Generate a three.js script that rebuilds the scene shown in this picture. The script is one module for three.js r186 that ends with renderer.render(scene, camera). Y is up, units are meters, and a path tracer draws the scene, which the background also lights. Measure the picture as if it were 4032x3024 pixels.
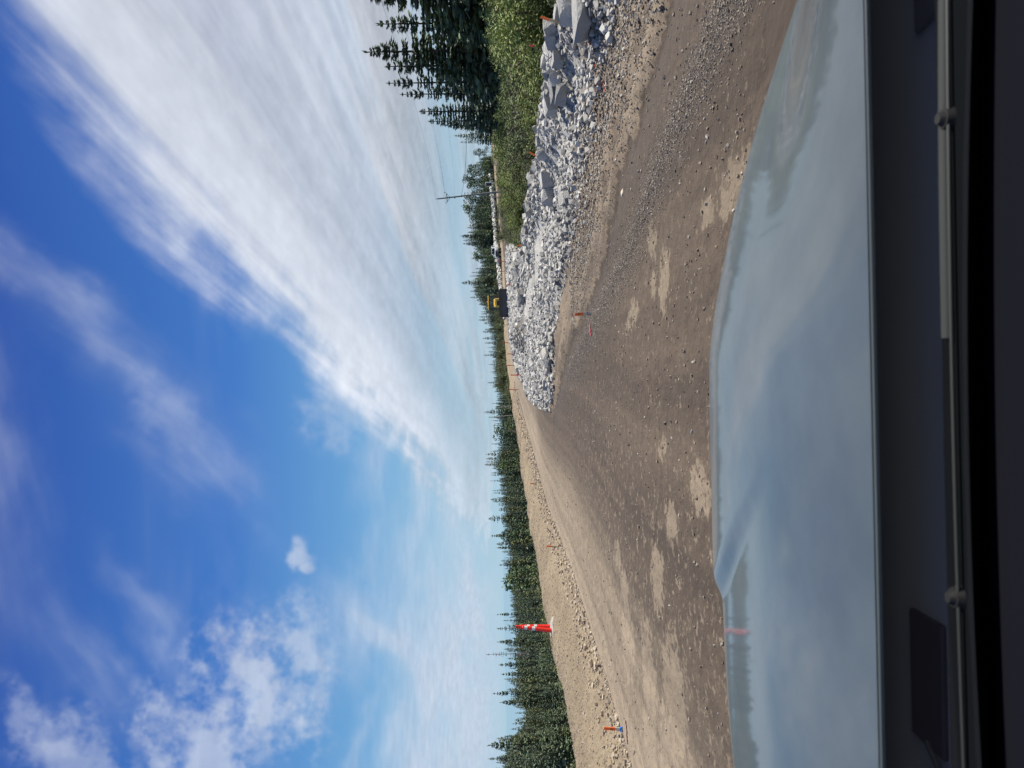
import * as THREE from 'three';
import { ConvexGeometry } from 'three/addons/geometries/ConvexGeometry.js';
import { RoundedBoxGeometry } from 'three/addons/geometries/RoundedBoxGeometry.js';
import { mergeGeometries } from 'three/addons/utils/BufferGeometryUtils.js';

// ------------------------------------------------------------------ camera, sky, sun, exposure
// The photograph was taken with the phone held upright but is stored on its side: the world's up is the picture's left.
const scene = new THREE.Scene();
const FOCAL = 3028, EYE = 1.8, ROLL = 1.2 * Math.PI / 180, PITCH = Math.atan((2016 - 1966) / FOCAL);
const camera = new THREE.PerspectiveCamera(2 * Math.atan(1512 / FOCAL) * 180 / Math.PI, 4 / 3, 0.03, 9000);
camera.position.set(0, EYE, 0);
camera.rotation.order = 'YXZ';
camera.rotation.set(-PITCH, 0, -Math.PI / 2 - ROLL);
camera.focus = 16; camera.userData.fStop = 6.5;
camera.updateMatrixWorld(true);
scene.add(camera);

const SUN_DIR = new THREE.Vector3(0.62, 1.02, -0.16).normalize();
const sun = new THREE.DirectionalLight(new THREE.Color(1, 0.94, 0.85), 5.0);
sun.name = 'sun'; sun.position.copy(SUN_DIR).multiplyScalar(200); sun.target.position.set(0, 0, 0);
sun.castShadow = true; sun.shadow.mapSize.set(4096, 4096); sun.shadow.radius = 1;
Object.assign(sun.shadow.camera, { left: -160, right: 160, top: 200, bottom: -160, near: 1, far: 600 });
scene.add(sun); scene.add(sun.target);

const renderer = new THREE.WebGLRenderer({ antialias: true });
renderer.setSize(1024, 768);
renderer.toneMapping = THREE.LinearToneMapping;
renderer.toneMappingExposure = 1.6;
renderer.shadowMap.enabled = true;

// ------------------------------------------------------------------ random numbers and noise
function mulberry(a) { return () => { a |= 0; a = a + 0x6D2B79F5 | 0; let t = Math.imul(a ^ a >>> 15, 1 | a); t = t + Math.imul(t ^ t >>> 7, 61 | t) ^ t; return ((t ^ t >>> 14) >>> 0) / 4294967296; }; }
const TBL = new Float32Array(65536); { const r = mulberry(77); for (let i = 0; i < 65536; i++) TBL[i] = r(); }
function vn(x, y) {                                   // value noise 0..1
  const xi = Math.floor(x), yi = Math.floor(y); let fx = x - xi, fy = y - yi;
  fx = fx * fx * fx * (fx * (fx * 6 - 15) + 10); fy = fy * fy * fy * (fy * (fy * 6 - 15) + 10);
  const a = xi & 255, b = (xi + 1) & 255, c = (yi & 255) << 8, d = ((yi + 1) & 255) << 8;
  const p = TBL[a | c], q = TBL[b | c], r = TBL[a | d], s = TBL[b | d];
  return p + (q - p) * fx + (r - p + (p - q - r + s) * fx) * fy;
}
function fbm(x, y, n = 5, g = 0.5) { let s = 0, a = 1, t = 0; for (let i = 0; i < n; i++) { s += a * vn(x, y); t += a; a *= g; const u = x * 1.6 - y * 1.2 + 17.3; y = x * 1.2 + y * 1.6 + 5.7; x = u; } return s / t; }
const clamp = (x, a = 0, b = 1) => x < a ? a : x > b ? b : x;
const sst = (a, b, x) => { const t = clamp((x - a) / (b - a)); return t * t * (3 - 2 * t); };
const lerp = (a, b, t) => a + (b - a) * t;
function pl(tab, t) { if (t <= tab[0][0]) return tab[0][1]; for (let i = 1; i < tab.length; i++) if (t <= tab[i][0]) return lerp(tab[i - 1][1], tab[i][1], (t - tab[i - 1][0]) / (tab[i][0] - tab[i - 1][0])); return tab[tab.length - 1][1]; }

// ------------------------------------------------------------------ sky: blue gradient, one great streaky cloud bank, scattered clouds
const SKY_LOW = [[0, .44, .62, .74], [4, .34, .56, .74], [9, .165, .40, .69], [19, .062, .195, .56], [33, .031, .096, .40], [60, .052, .115, .31], [90, .055, .11, .28]];
const SKY_K = 1.06 / 1.6;
const BANK_EDGE = [[-40, 5.5], [1.0, .86], [1.57, .80], [2.0, .63], [2.45, .49], [3.0, .42], [3.62, .38], [4.4, .12], [6.7, -.22], [13, -1.75], [21, -3.6], [60, -12]];
// loose clouds left of the bank: centre (sideways, up) as tangents of the view, half sizes, turn, strength, grain
const CLOUDS = [
  [-.385, .318, .085, .050, .60, .98, 1], [-.455, .40, .075, .055, .7, .90, 1], [-.33, .262, .05, .03, .2, .75, 1],
  [-.203, .270, .016, .017, .5, .80, 1], [-.222, .256, .010, .010, 0, .7, 1],
  [-.285, .465, .060, .016, .55, .8, 0], [-.36, .525, .08, .030, .6, .42, 0],
  [.17, .62, .10, .022, 1.0, .42, 0], [.11, .55, .06, .018, .9, .50, 0], [.05, .50, .09, .030, 1.0, .30, 0], [-.03, .42, .08, .040, .9, .40, 0], [-.105, .37, .07, .035, .8, .36, 0], [-.02, .43, .05, .03, .9, .16, 1],
  [-.06, .68, .20, .05, .2, .30, 0], [-.47, .56, .06, .05, .7, .55, 1], [-.43, .60, .05, .02, .8, .4, 1],
  [-.31, .175, .07, .05, .9, .62, 0], [-.345, .135, .05, .02, .7, .80, 0], [-.30, .205, .05, .03, .4, .5, 0], [-.19, .16, .10, .018, .1, .45, 0], [-.25, .115, .08, .012, -.1, .5, 0],
  [-.03, .20, .035, .045, .2, .42, 1], [-.08, .17, .05, .02, -.3, .55, 0], [-.14, .10, .08, .02, -.2, .55, 0],
  [-.44, .095, .16, .040, .05, 1.25, 0], [-.46, .15, .05, .010, -.4, .5, 0], [-.40, .050, .2, .028, .02, 1.1, 0], [-.55, .12, .1, .05, .1, 1.2, 0], [-.36, .075, .10, .02, .1, .9, 0], [-.22, .05, .14, .016, 0, .7, 0], [-.45, .185, .06, .008, -.25, .55, 0],
];
for (const c of CLOUDS) { c.cos = Math.cos(c[4]); c.sin = Math.sin(c[4]); }
function skyColour(dx, dy, dz, out) {
  const el = Math.asin(clamp(dy, -1, 1)) * 180 / Math.PI;
  let k = 1; while (k < SKY_LOW.length - 1 && el > SKY_LOW[k][0]) k++;
  const A = SKY_LOW[k - 1], B = SKY_LOW[k], t = clamp((el - A[0]) / (B[0] - A[0]));
  let r = lerp(A[1], B[1], t), g = lerp(A[2], B[2], t), b = lerp(A[3], B[3], t);
  if (dy > 0.004) {
    const X = dx / dy, Z = -dz / dy;
    // scattered clouds in the plane of the clouds, away from the view as well
    const wob = fbm(X * .9 + 3, Z * .9, 3) - .5;
    const gen = fbm(X * 1.3 + wob * 1.5 + 40, Z * 1.3 + 11, 6, .55);
    let a = sst(.52, .74, gen) * .55 * sst(0.02, .10, dy);
    if (dz < -0.05) {
      const u = dx / -dz, v = dy / -dz, inView = 1 - sst(.62, .9, Math.max(Math.abs(u), v));
      a *= 1 - .9 * inView;
      const wx = (fbm(u * 14 + 9, v * 14, 4) - .5) * .07, wy = (fbm(u * 14 + 70, v * 14 + 31, 4) - .5) * .07;
      let keep = 1 - a;
      for (const c of CLOUDS) {
        const px = u - c[0] + wx * .8, py = v - c[1] + wy * .8, p = (px * c.cos + py * c.sin) / c[2], q = (-px * c.sin + py * c.cos) / c[3], d2 = p * p + q * q;
        if (d2 > 6) continue;
        const s = c[6] ? 1 : .5, n = c[6] ? fbm(u * 38 + c[0] * 50, v * 38, 6, .60) : fbm((u * c.cos + v * c.sin) * 9 + c[1] * 90, (-u * c.sin + v * c.cos) * 40, 5, .55);
        const m = Math.exp(-d2 * .9);
        keep *= 1 - clamp(c[5] * (c[6] ? sst(.20, .72, n * .80 + m * .42 - .17) * sst(.02, .3, m) : m * (.25 + 1.1 * n * n * 1.3))) * .74;
      }
      a = 1 - keep;
    }
    a *= 1 - sst(.9, 1, 0);
    const cl = .80 + .42 * fbm(X * 5 + 8, Z * 5 + 3, 5, .6) ; r = lerp(r, .60 * cl, a); g = lerp(g, .65 * cl, a); b = lerp(b, .78 * (cl * .8 + .2), a);
    // the bank: a sheet whose streaks run along its edge
    const far = Math.min(Z, 60), along = (X * -.19 + Z * .98), across = (X * .98 + Z * .19);
    const sc = 1 / (1 + .06 * Math.hypot(X, Z));
    const streak = fbm(across * 2.1 * (.4 + sc) + 5, along * .16, 6, .55), puff = fbm(X * 3.2 * (.3 + sc), Z * 1.5 * (.3 + sc) + 9, 6, .6);
    const fibre = fbm(across * 8 * (.3 + sc) + 15, along * .42 + 33, 5, .6);
    const e = (X - pl(BANK_EDGE, far)) / (.17 + .065 * Math.abs(far)) + ((puff - .5) * .9 + (streak - .5) * 1.1 + (fibre - .5) * .6) * sst(-1.2, -.1, (X - pl(BANK_EDGE, far)) / (.17 + .065 * Math.abs(far))) + .30;
    let ba = sst(-.25, .85, e) * lerp(1, .55, sst(6, 16, Z)) * (.93 + .14 * (fibre - .5));
    const thin = sst(.42, .62, fbm(across * 1.1 * (.35 + sc) + 31, along * .10 + 4, 5, .5));
    const low = 1 - sst(.05, .22, dy);
    ba *= 1 - thin * lerp(.10, .40, low) * sst(.6, 2.4, e) - (1 - sst(0.004, .03, dy)) * .3;
    const body = fbm(across * .8 * (.4 + sc) + 2, along * .12 + 60, 5, .5);
    const edge = Math.exp(-Math.pow((e - .8) / .7, 2)), lum = lerp(.545, .74, clamp((body - .30) * 2.2)) + edge * .07 - low * .11 * (1 - edge) + (puff - .5) * .10 + (streak - .5) * .16 + (fibre - .5) * .15 + (fbm(X * 11 * (.3 + sc) + 6, Z * 6 * (.3 + sc) + 2, 4, .6) - .5) * .14;
    r = lerp(r, lum * .955, ba); g = lerp(g, lum * .985, ba); b = lerp(b, lum * 1.10, ba);
  }
  out[0] = r * SKY_K; out[1] = g * SKY_K; out[2] = b * SKY_K;
}
{
  const W = 4096, H = 2048, data = new Float32Array(W * H * 4), c = [0, 0, 0], coarse = 4;
  const put = (i, j) => { const o = (j * W + i) * 4; data[o] = c[0]; data[o + 1] = c[1]; data[o + 2] = c[2]; data[o + 3] = 1; };
  for (let j = 0; j < H; j++) {
    const el = ((j + .5) / H - .5) * Math.PI, y = Math.sin(el), q = Math.cos(el);
    if (y < -0.01) { for (let i = 0; i < W; i++) { c[0] = .40 * SKY_K; c[1] = .57 * SKY_K; c[2] = .69 * SKY_K; put(i, j); } continue; }
    const fine = el < .80;
    for (let i = 0; i < W; i++) {
      const ph = ((i + .5) / W - .5) * 2 * Math.PI, x = Math.cos(ph) * q, z = Math.sin(ph) * q;
      const inside = fine && z < 0 && Math.abs(x / z) < .85;
      if (!inside && (i % coarse || j % coarse)) continue;
      skyColour(x, Math.max(y, .0005), z, c);
      if (inside) put(i, j); else for (let b = 0; b < coarse; b++) for (let a = 0; a < coarse; a++) if (j + b < H) put(i + a, j + b);
    }
  }
  for (let j = 0; j < H; j++) for (let i = 0; i < W; i++) { const o = (j * W + i) * 4; if (!data[o + 3]) { const s = o - 4; for (let k = 0; k < 4; k++) data[o + k] = data[s + k]; } }
  const sky = new THREE.DataTexture(data, W, H, THREE.RGBAFormat, THREE.FloatType);
  sky.mapping = THREE.EquirectangularReflectionMapping; sky.magFilter = sky.minFilter = THREE.LinearFilter; sky.needsUpdate = true;
  scene.background = sky; scene.environment = sky;
}

// ------------------------------------------------------------------ helpers
const used = {};
function numbered(name) { const n = used[name] = (used[name] ?? -1) + 1; return n ? name + '_' + String(n).padStart(3, '0') : name; }
function tag(o, label, category, group, kind) { const u = { label }; if (category) u.category = category; if (group) u.group = group; if (kind) u.kind = kind; o.userData = u; return o; }
function shade(o) { o.traverse((m) => { if (m.isMesh) { m.castShadow = true; m.receiveShadow = true; } }); return o; }
function thing(name, label, category, [x, y, z] = [0, 0, 0], turn = 0, group) { const o = new THREE.Group(); o.name = numbered(name); o.position.set(x, y, z); o.rotation.y = turn; tag(o, label, category, group); scene.add(o); return o; }
function mesh(name, geo, mat, parent) { const o = new THREE.Mesh(geo, mat); o.name = name; o.castShadow = o.receiveShadow = true; (parent || scene).add(o); return o; }
function ground_(name, geo, mat, label) { const o = mesh(name, geo, mat); o.userData = { kind: 'structure', label }; return o; }
function copyOf(o, label, group) { const c = o.clone(); c.name = numbered(o.name.replace(/_\d+$/, '')); c.userData = { ...o.userData }; if (label) c.userData.label = label; if (group) c.userData.group = group; scene.add(c); return c; }
const M4 = new THREE.Matrix4(), V = (x, y, z) => new THREE.Vector3(x, y, z);
function move(g, x = 0, y = 0, z = 0, rx = 0, ry = 0, rz = 0) { g.applyMatrix4(M4.makeRotationFromEuler(new THREE.Euler(rx, ry, rz))); g.translate(x, y, z); return g; }
function flat(gs) { return mergeGeometries(gs.map((g) => { const n = g.index ? g.toNonIndexed() : g; for (const k of Object.keys(n.attributes)) if (!['position', 'normal', 'uv'].includes(k)) n.deleteAttribute(k); if (!n.attributes.uv) n.setAttribute('uv', new THREE.BufferAttribute(new Float32Array(n.attributes.position.count * 2), 2)); return n; })); }
const box = (w, h, d, x = 0, y = 0, z = 0, rx = 0, ry = 0, rz = 0, r) => move(new RoundedBoxGeometry(w, h, d, 2, r ?? Math.min(w, h, d) * .12), x, y, z, rx, ry, rz);
const cyl = (r1, r2, h, x = 0, y = 0, z = 0, rx = 0, ry = 0, rz = 0, n = 16) => move(new THREE.CylinderGeometry(r1, r2, h, n), x, y, z, rx, ry, rz);
function tube(pts, r, n = 24, m = 6) { return new THREE.TubeGeometry(new THREE.CatmullRomCurve3(pts), n, r, m); }
// a point seen at pixel (px, py) of the photograph and DIST metres ahead of the eye
function at(px, py, dist) { const v = V((px - 2016) / FOCAL, -(py - 1512) / FOCAL, -1).applyQuaternion(camera.quaternion); return v.multiplyScalar(dist / -v.z).add(camera.position); }
const std = (c, rough = .9, more = {}) => new THREE.MeshStandardMaterial({ color: new THREE.Color().setRGB(...c), roughness: rough, ...more });
function boxUV(g) { const p = g.attributes.position, n = g.attributes.normal, uv = new Float32Array(p.count * 2); for (let i = 0; i < p.count; i++) { const ax = Math.abs(n.getX(i)), ay = Math.abs(n.getY(i)), az = Math.abs(n.getZ(i)); const [a, b] = ay >= ax && ay >= az ? [p.getX(i), p.getZ(i)] : ax >= az ? [p.getZ(i), p.getY(i)] : [p.getX(i), p.getY(i)]; uv[i * 2] = a; uv[i * 2 + 1] = b; } g.setAttribute('uv', new THREE.BufferAttribute(uv, 2)); return g; }
function grayTexture(n, f, rep) { const d = new Uint8Array(n * n * 4); for (let j = 0; j < n; j++) for (let i = 0; i < n; i++) { const v = clamp(f(i / n, j / n)) * 255, o = (j * n + i) * 4; d[o] = d[o + 1] = d[o + 2] = v; d[o + 3] = 255; } const t = new THREE.DataTexture(d, n, n); t.wrapS = t.wrapT = THREE.RepeatWrapping; t.magFilter = THREE.LinearFilter; t.minFilter = THREE.LinearFilter; t.repeat.set(rep, rep); t.needsUpdate = true; return t; }
// noise that repeats with period 1 (the table repeats after 256 cells)
const wrapf = (x, y, cells, n) => { let s = 0, a = 1, t = 0, c = cells; for (let k = 0; k < n; k++) { const xi = (x * c), yi = (y * c); const f = (i, j) => TBL[(((i % c) + c) % c + k * 37 & 255) | ((((j % c) + c) % c + k * 91 & 255) << 8)]; const ix = Math.floor(xi), iy = Math.floor(yi); let u = xi - ix, v = yi - iy; u = u * u * (3 - 2 * u); v = v * v * (3 - 2 * v); s += a * lerp(lerp(f(ix, iy), f(ix + 1, iy), u), lerp(f(ix, iy + 1), f(ix + 1, iy + 1), u), v); t += a; a *= .62; c *= 2; } return s / t; };
const GRIT = grayTexture(1024, (x, y) => wrapf(x, y, 16, 5), .5);          // 2 m of grit
const STONE = grayTexture(512, (x, y) => { const n = wrapf(x, y, 6, 6); return n; }, 1.4);

// ------------------------------------------------------------------ the lie of the land (x to the side, D ahead)
const TOE = [[-40, -6.2], [10, -6.0], [14, -5.55], [20, -5.15], [31, -5.05], [52, -3.25], [75, -1.3], [97, .6], [112, 3.6], [122, 7], [135, 12], [147, 18], [160, 27], [170, 37], [182, 52], [200, 85], [230, 150], [300, 320], [500, 900]];
const CREST = [[0, 2.3], [16, 2.35], [24, 2.45], [31, 2.15], [40, 2.6], [63, 1.9], [97, 1.8], [400, 2.0]];        // how far behind the toe
const ISLAND = [[5.05, 10.15], [4.72, 11.84], [4.25, 12.8], [3.8, 14.3], [3.25, 16.2], [2.4, 20.0], [1.5, 22.4], [.5, 23.3], [-.4, 23.9], [-.9, 26.5], [-1.05, 30], [-1.05, 39], [-.65, 49], [.6, 61], [3.3, 86], [6.3, 102], [10, 108], [16, 111], [20.4, 112], [16.4, 90], [10.6, 60], [7.3, 40], [7.0, 33], [6.9, 20], [6.9, 4], [7.2, -30], [6, -30], [5.7, 0], [5.3, 8]];
function islandDist(x, D) {                          // > 0 inside
  let ins = false, best = 1e9;
  for (let i = 0, j = ISLAND.length - 1; i < ISLAND.length; j = i++) {
    const [ax, ay] = ISLAND[j], [bx, by] = ISLAND[i];
    if ((ay > D) !== (by > D) && x < (bx - ax) * (D - ay) / (by - ay) + ax) ins = !ins;
    const ex = bx - ax, ey = by - ay, t = clamp(((x - ax) * ex + (D - ay) * ey) / (ex * ex + ey * ey)), dx = x - ax - ex * t, dy = D - ay - ey * t, d = dx * dx + dy * dy; if (d < best) best = d;
  }
  return (ins ? 1 : -1) * Math.sqrt(best);
}
const RIGHT_EDGE = [[-40, 7.1], [4, 7.0], [33, 7.0], [40, 7.3], [60, 10.6], [90, 16.4], [120, 21.8], [147, 26.8], [152, 37], [160, 64], [172, 95], [200, 170], [260, 320], [500, 900]];
const SCARP = [[4, 4.6], [7.5, 3.75], [9.2, 3.2], [10.8, 2.9], [12.5, 2.15], [15, 1.45], [20, .7], [24, -.6], [30, -3]];
const WINDROW = [[3, 3.0], [5.7, 2.85], [8.5, 2.28], [10.4, 1.76], [15, 1.0], [20, .1], [26, -1.2]];
const rise = (x, D) => { const s = D > 105 ? .015 * (D - 105) + .04 * Math.max(0, x - 25) * sst(120, 150, D) : 0; return 7 * (1 - Math.exp(-s / 7)) * sst(-60, -5, x) - .028 * Math.max(0, D - 130) * (1 - sst(-20, 90, x - (D - 260) * .12)); };
function height(x, D) {
  let h = rise(x, D);
  const toe = pl(TOE, D) + (fbm(D * .5, 3.3, 3) - .5) * .5, re = pl(RIGHT_EDGE, D), near = D < 120;
  if (x < toe) {
    const w = pl(CREST, D) + (fbm(D * .35 + 9, 1.7, 3) - .5) * .5, b = toe - x, top = .46 + (fbm(D * .3 + 4, 8.1, 3) - .5) * .26;
    const k = .9 + (fbm(x * 1.5, D * 1.5, 4) - .5) * .3;
    if (b < w) h += top * Math.pow(sst(-.1 * w, 1.05 * w, b), .8) * k + (fbm(x * 4, D * 4, 3) - .5) * .05;
    else h += top * k - (near ? 3.0 + top : 1.0) * sst(0, 5.5, b - w) + (fbm(x * .2, D * .2, 3) - .5) * .6 * sst(2, 9, b - w) - (near ? 3.5 : 1.5) * sst(6, 90, b - w) + (fbm(x * 4, D * 4, 3) - .5) * .05;
  } else if (x > re + .2) {
    h += -.7 * sst(0, 2.5, x - re) * (D < 145 ? 1 : .4) + (fbm(x * .2, D * .2, 3) - .5) * .5 * sst(1, 6, x - re);
  } else if (D < 150) {
    const is = islandDist(x, D);
    const sc = pl(SCARP, D), wr = pl(WINDROW, D);
    if (D < 26 && x > -4) { h += .075 * sst(0, .09, x - sc + (fbm(D * 2, 5, 3) - .5) * .5) + .03 * Math.exp(-Math.pow((x - wr) / .22, 2)); if (x > sc) { const r = x - sc; h += .13 * (fbm(r * 3.4 + 3, D * .35, 3, .5) - .42) * sst(0, .25, r) + .05 * (fbm(x * 5, D * 4, 4, .6) - .5) * sst(.05, .4, r); } }
    if (is > -.4) { h += .20 * sst(-.2, .7, is) + (fbm(x * .8, D * .5, 4) - .45) * .34 * sst(.3, 1.6, is); }
    if (D < 36 && x > 4.2) h += .42 * Math.exp(-Math.pow((x - 6.05) / .55, 2)) * (1 - sst(30, 36, D)) * (.75 + .5 * fbm(D * .6, 2, 2));
    const mx = (x - 2.9) / 1.25, md = (D - 46) / 3.2; h += .95 * Math.max(0, 1 - Math.sqrt(mx * mx + md * md));
    if (is < 0) h += (fbm(x * .5, D * .35, 3) - .5) * .05 + .012 * Math.sin((x - toe) * 2.3);
  }
  return h;
}
const H = height;

// ------------------------------------------------------------------ ground, cut by what it is made of
const C = { dark: [.052, .0375, .0275], mid: [.083, .061, .0445], dust: [0.260, 0.214, 0.164], tan: [0.167, 0.133, 0.102], berm: [.262, .203, .132], bermdark: [.185, .140, .092], grey: [0.248, 0.245, 0.242], mosses: [0.031, 0.043, 0.015], purple: [.056, .044, .037] };
const mix = (a, b, t) => [lerp(a[0], b[0], t), lerp(a[1], b[1], t), lerp(a[2], b[2], t)];
// dry pale patches on the road: centre and half sizes in metres
const PATCH = [[-2.7, 11.9, .24, .26], [-3.1, 11.4, .28, .32], [-3.75, 11.2, .5, .45], [-3.7, 9.6, .55, .4], [-3.4, 8.2, .6, .5], [-4.3, 8.5, .6, .5], [-4.6, 9.6, .5, .4], [-1.0, 7.0, .22, .3], [-.75, 8.6, .12, .2], [-1.5, 8.2, .2, .25], [-2.3, 8.9, .35, .3], [1.63, 8.9, .20, .24], [1.1, 8.3, .34, .28], [1.12, 8.85, .15, .2], [.92, 10.2, .2, .3], [1.46, 6.55, .16, .2], [1.47, 5.75, .24, .5], [.75, 10.6, .12, .2]];
function roadColour(x, D) {
  const toe = pl(TOE, D), sc = pl(SCARP, D), wr = pl(WINDROW, D);
  const big = fbm(x * .35 + 7, D * .12, 4), med = fbm(x * 1.5 + 20, D * 1.0, 5), fine = fbm(x * 9, D * 7, 4, .6), tracks = fbm((x - toe) * 1.7 + 11, D * .05 + 3, 4, .55);
  let c = mix(C.dark, C.mid, clamp((big - .3) * 1.3 + (tracks - .5) * 1.8 + (fine - .5) * .5));
  // dry pale road along the berm, fading to the damp middle
  const l = x - toe, dry = (1 - sst(.5, 3.6, l + (tracks - .5) * 2.0 + (big - .5) * 1.6 - clamp((D - 14) / 18) * .5)) ;
  c = mix(c, C.dust, clamp(dry * (.45 + .9 * (tracks - .15)) + .12 * dry) * (.82 + .36 * (fine - .5)));
  // speckled dry patches
  let p = 0;
  for (const q of PATCH) { const a = (x - q[0]) / q[2], b = (D - q[1]) / q[3], d = a * a + b * b; if (d < 4) p = Math.max(p, 1 - d * .45); }
  const speck = fbm(x * 12 + 3, D * 11 + 8, 5, .68), left = 1 - sst(-2.2, .4, x + (big - .5) * 2);
  p = sst(.575, .76, speck * .95 + p * .42 * (x < 0 ? 1 : .95) + left * .076 - .043);
  if (D < 22) c = mix(c, C.dust, p * .50 * (1 - sst(14, 22, D)));
  if (D < 26) {
    const e = x - sc + (fbm(D * 2, 5, 3) - .5) * .5;
    if (e > -.02) { const r = fbm(e * 3.4 + 3, D * .35, 4, .5); c = mix(c, C.tan, sst(-.02, .05, e) * (.35 + .95 * clamp((r - .36) * 2.6)) * (.8 + .5 * (med - .5))); }
    else c = mix(c, C.purple, sst(-1.3, -.2, e) * .75);
    if (e > -.1 && e < 0) c = mix(c, C.dark, .5);
    const w = Math.exp(-Math.pow((x - wr) / .28, 2)); c = mix(c, C.purple, w * .6);
  }
  const st = fbm((x - toe) * 4.5 + 50, D * .10, 4, .6), st2 = fbm((x - toe) * .9 + 71, D * .03, 3, .5), f = (.86 + .28 * fine) * (.58 + .54 * st + .32 * st2); return [c[0] * f * 1.03, c[1] * f * .985, c[2] * f * .90];
}
function bermColour(x, D) { const n = fbm(x * 1.1, D * .8, 5), f = fbm(x * 8, D * 8, 4, .6); const c = mix(C.bermdark, C.berm, clamp((n - .25) * 1.9)); const k = .80 + .4 * f; return [c[0] * k, c[1] * k, c[2] * k]; }
function greyColour(x, D) { const n = fbm(x * .9, D * .5, 4), f = fbm(x * 7, D * 6, 4, .6), is = islandDist(x, D); let c = mix([.23, .22, .205], [.37, .355, .33], clamp((n - .28) * 2)); if (D < 36 && x < 6.4) c = mix(C.tan, c, sst(.1, D < 15 ? 1.3 : .5, is + (n - .5) * .8)); const m = Math.hypot((x - 2.9) / 1.25, (D - 46) / 3.2); if (m < 1.15) c = mix([.10, .09, .08], c, sst(.85, 1.15, m)); const k = .75 + .5 * f; return [c[0] * k, c[1] * k, c[2] * k]; }
function mossColour(x, D) { const n = fbm(x * .3, D * .3, 4); let c = mix([.022, .030, .014], [.055, .062, .028], n); c = mix(c, [.016, .024, .013], sst(60, 160, Math.hypot(x, D))); const cl = Math.exp(-Math.pow((x - 118) / 22, 2) - Math.pow((D - 330) / 40, 2)); c = mix(c, [.36, .29, .2], clamp(cl * 1.5)); return c; }

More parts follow.
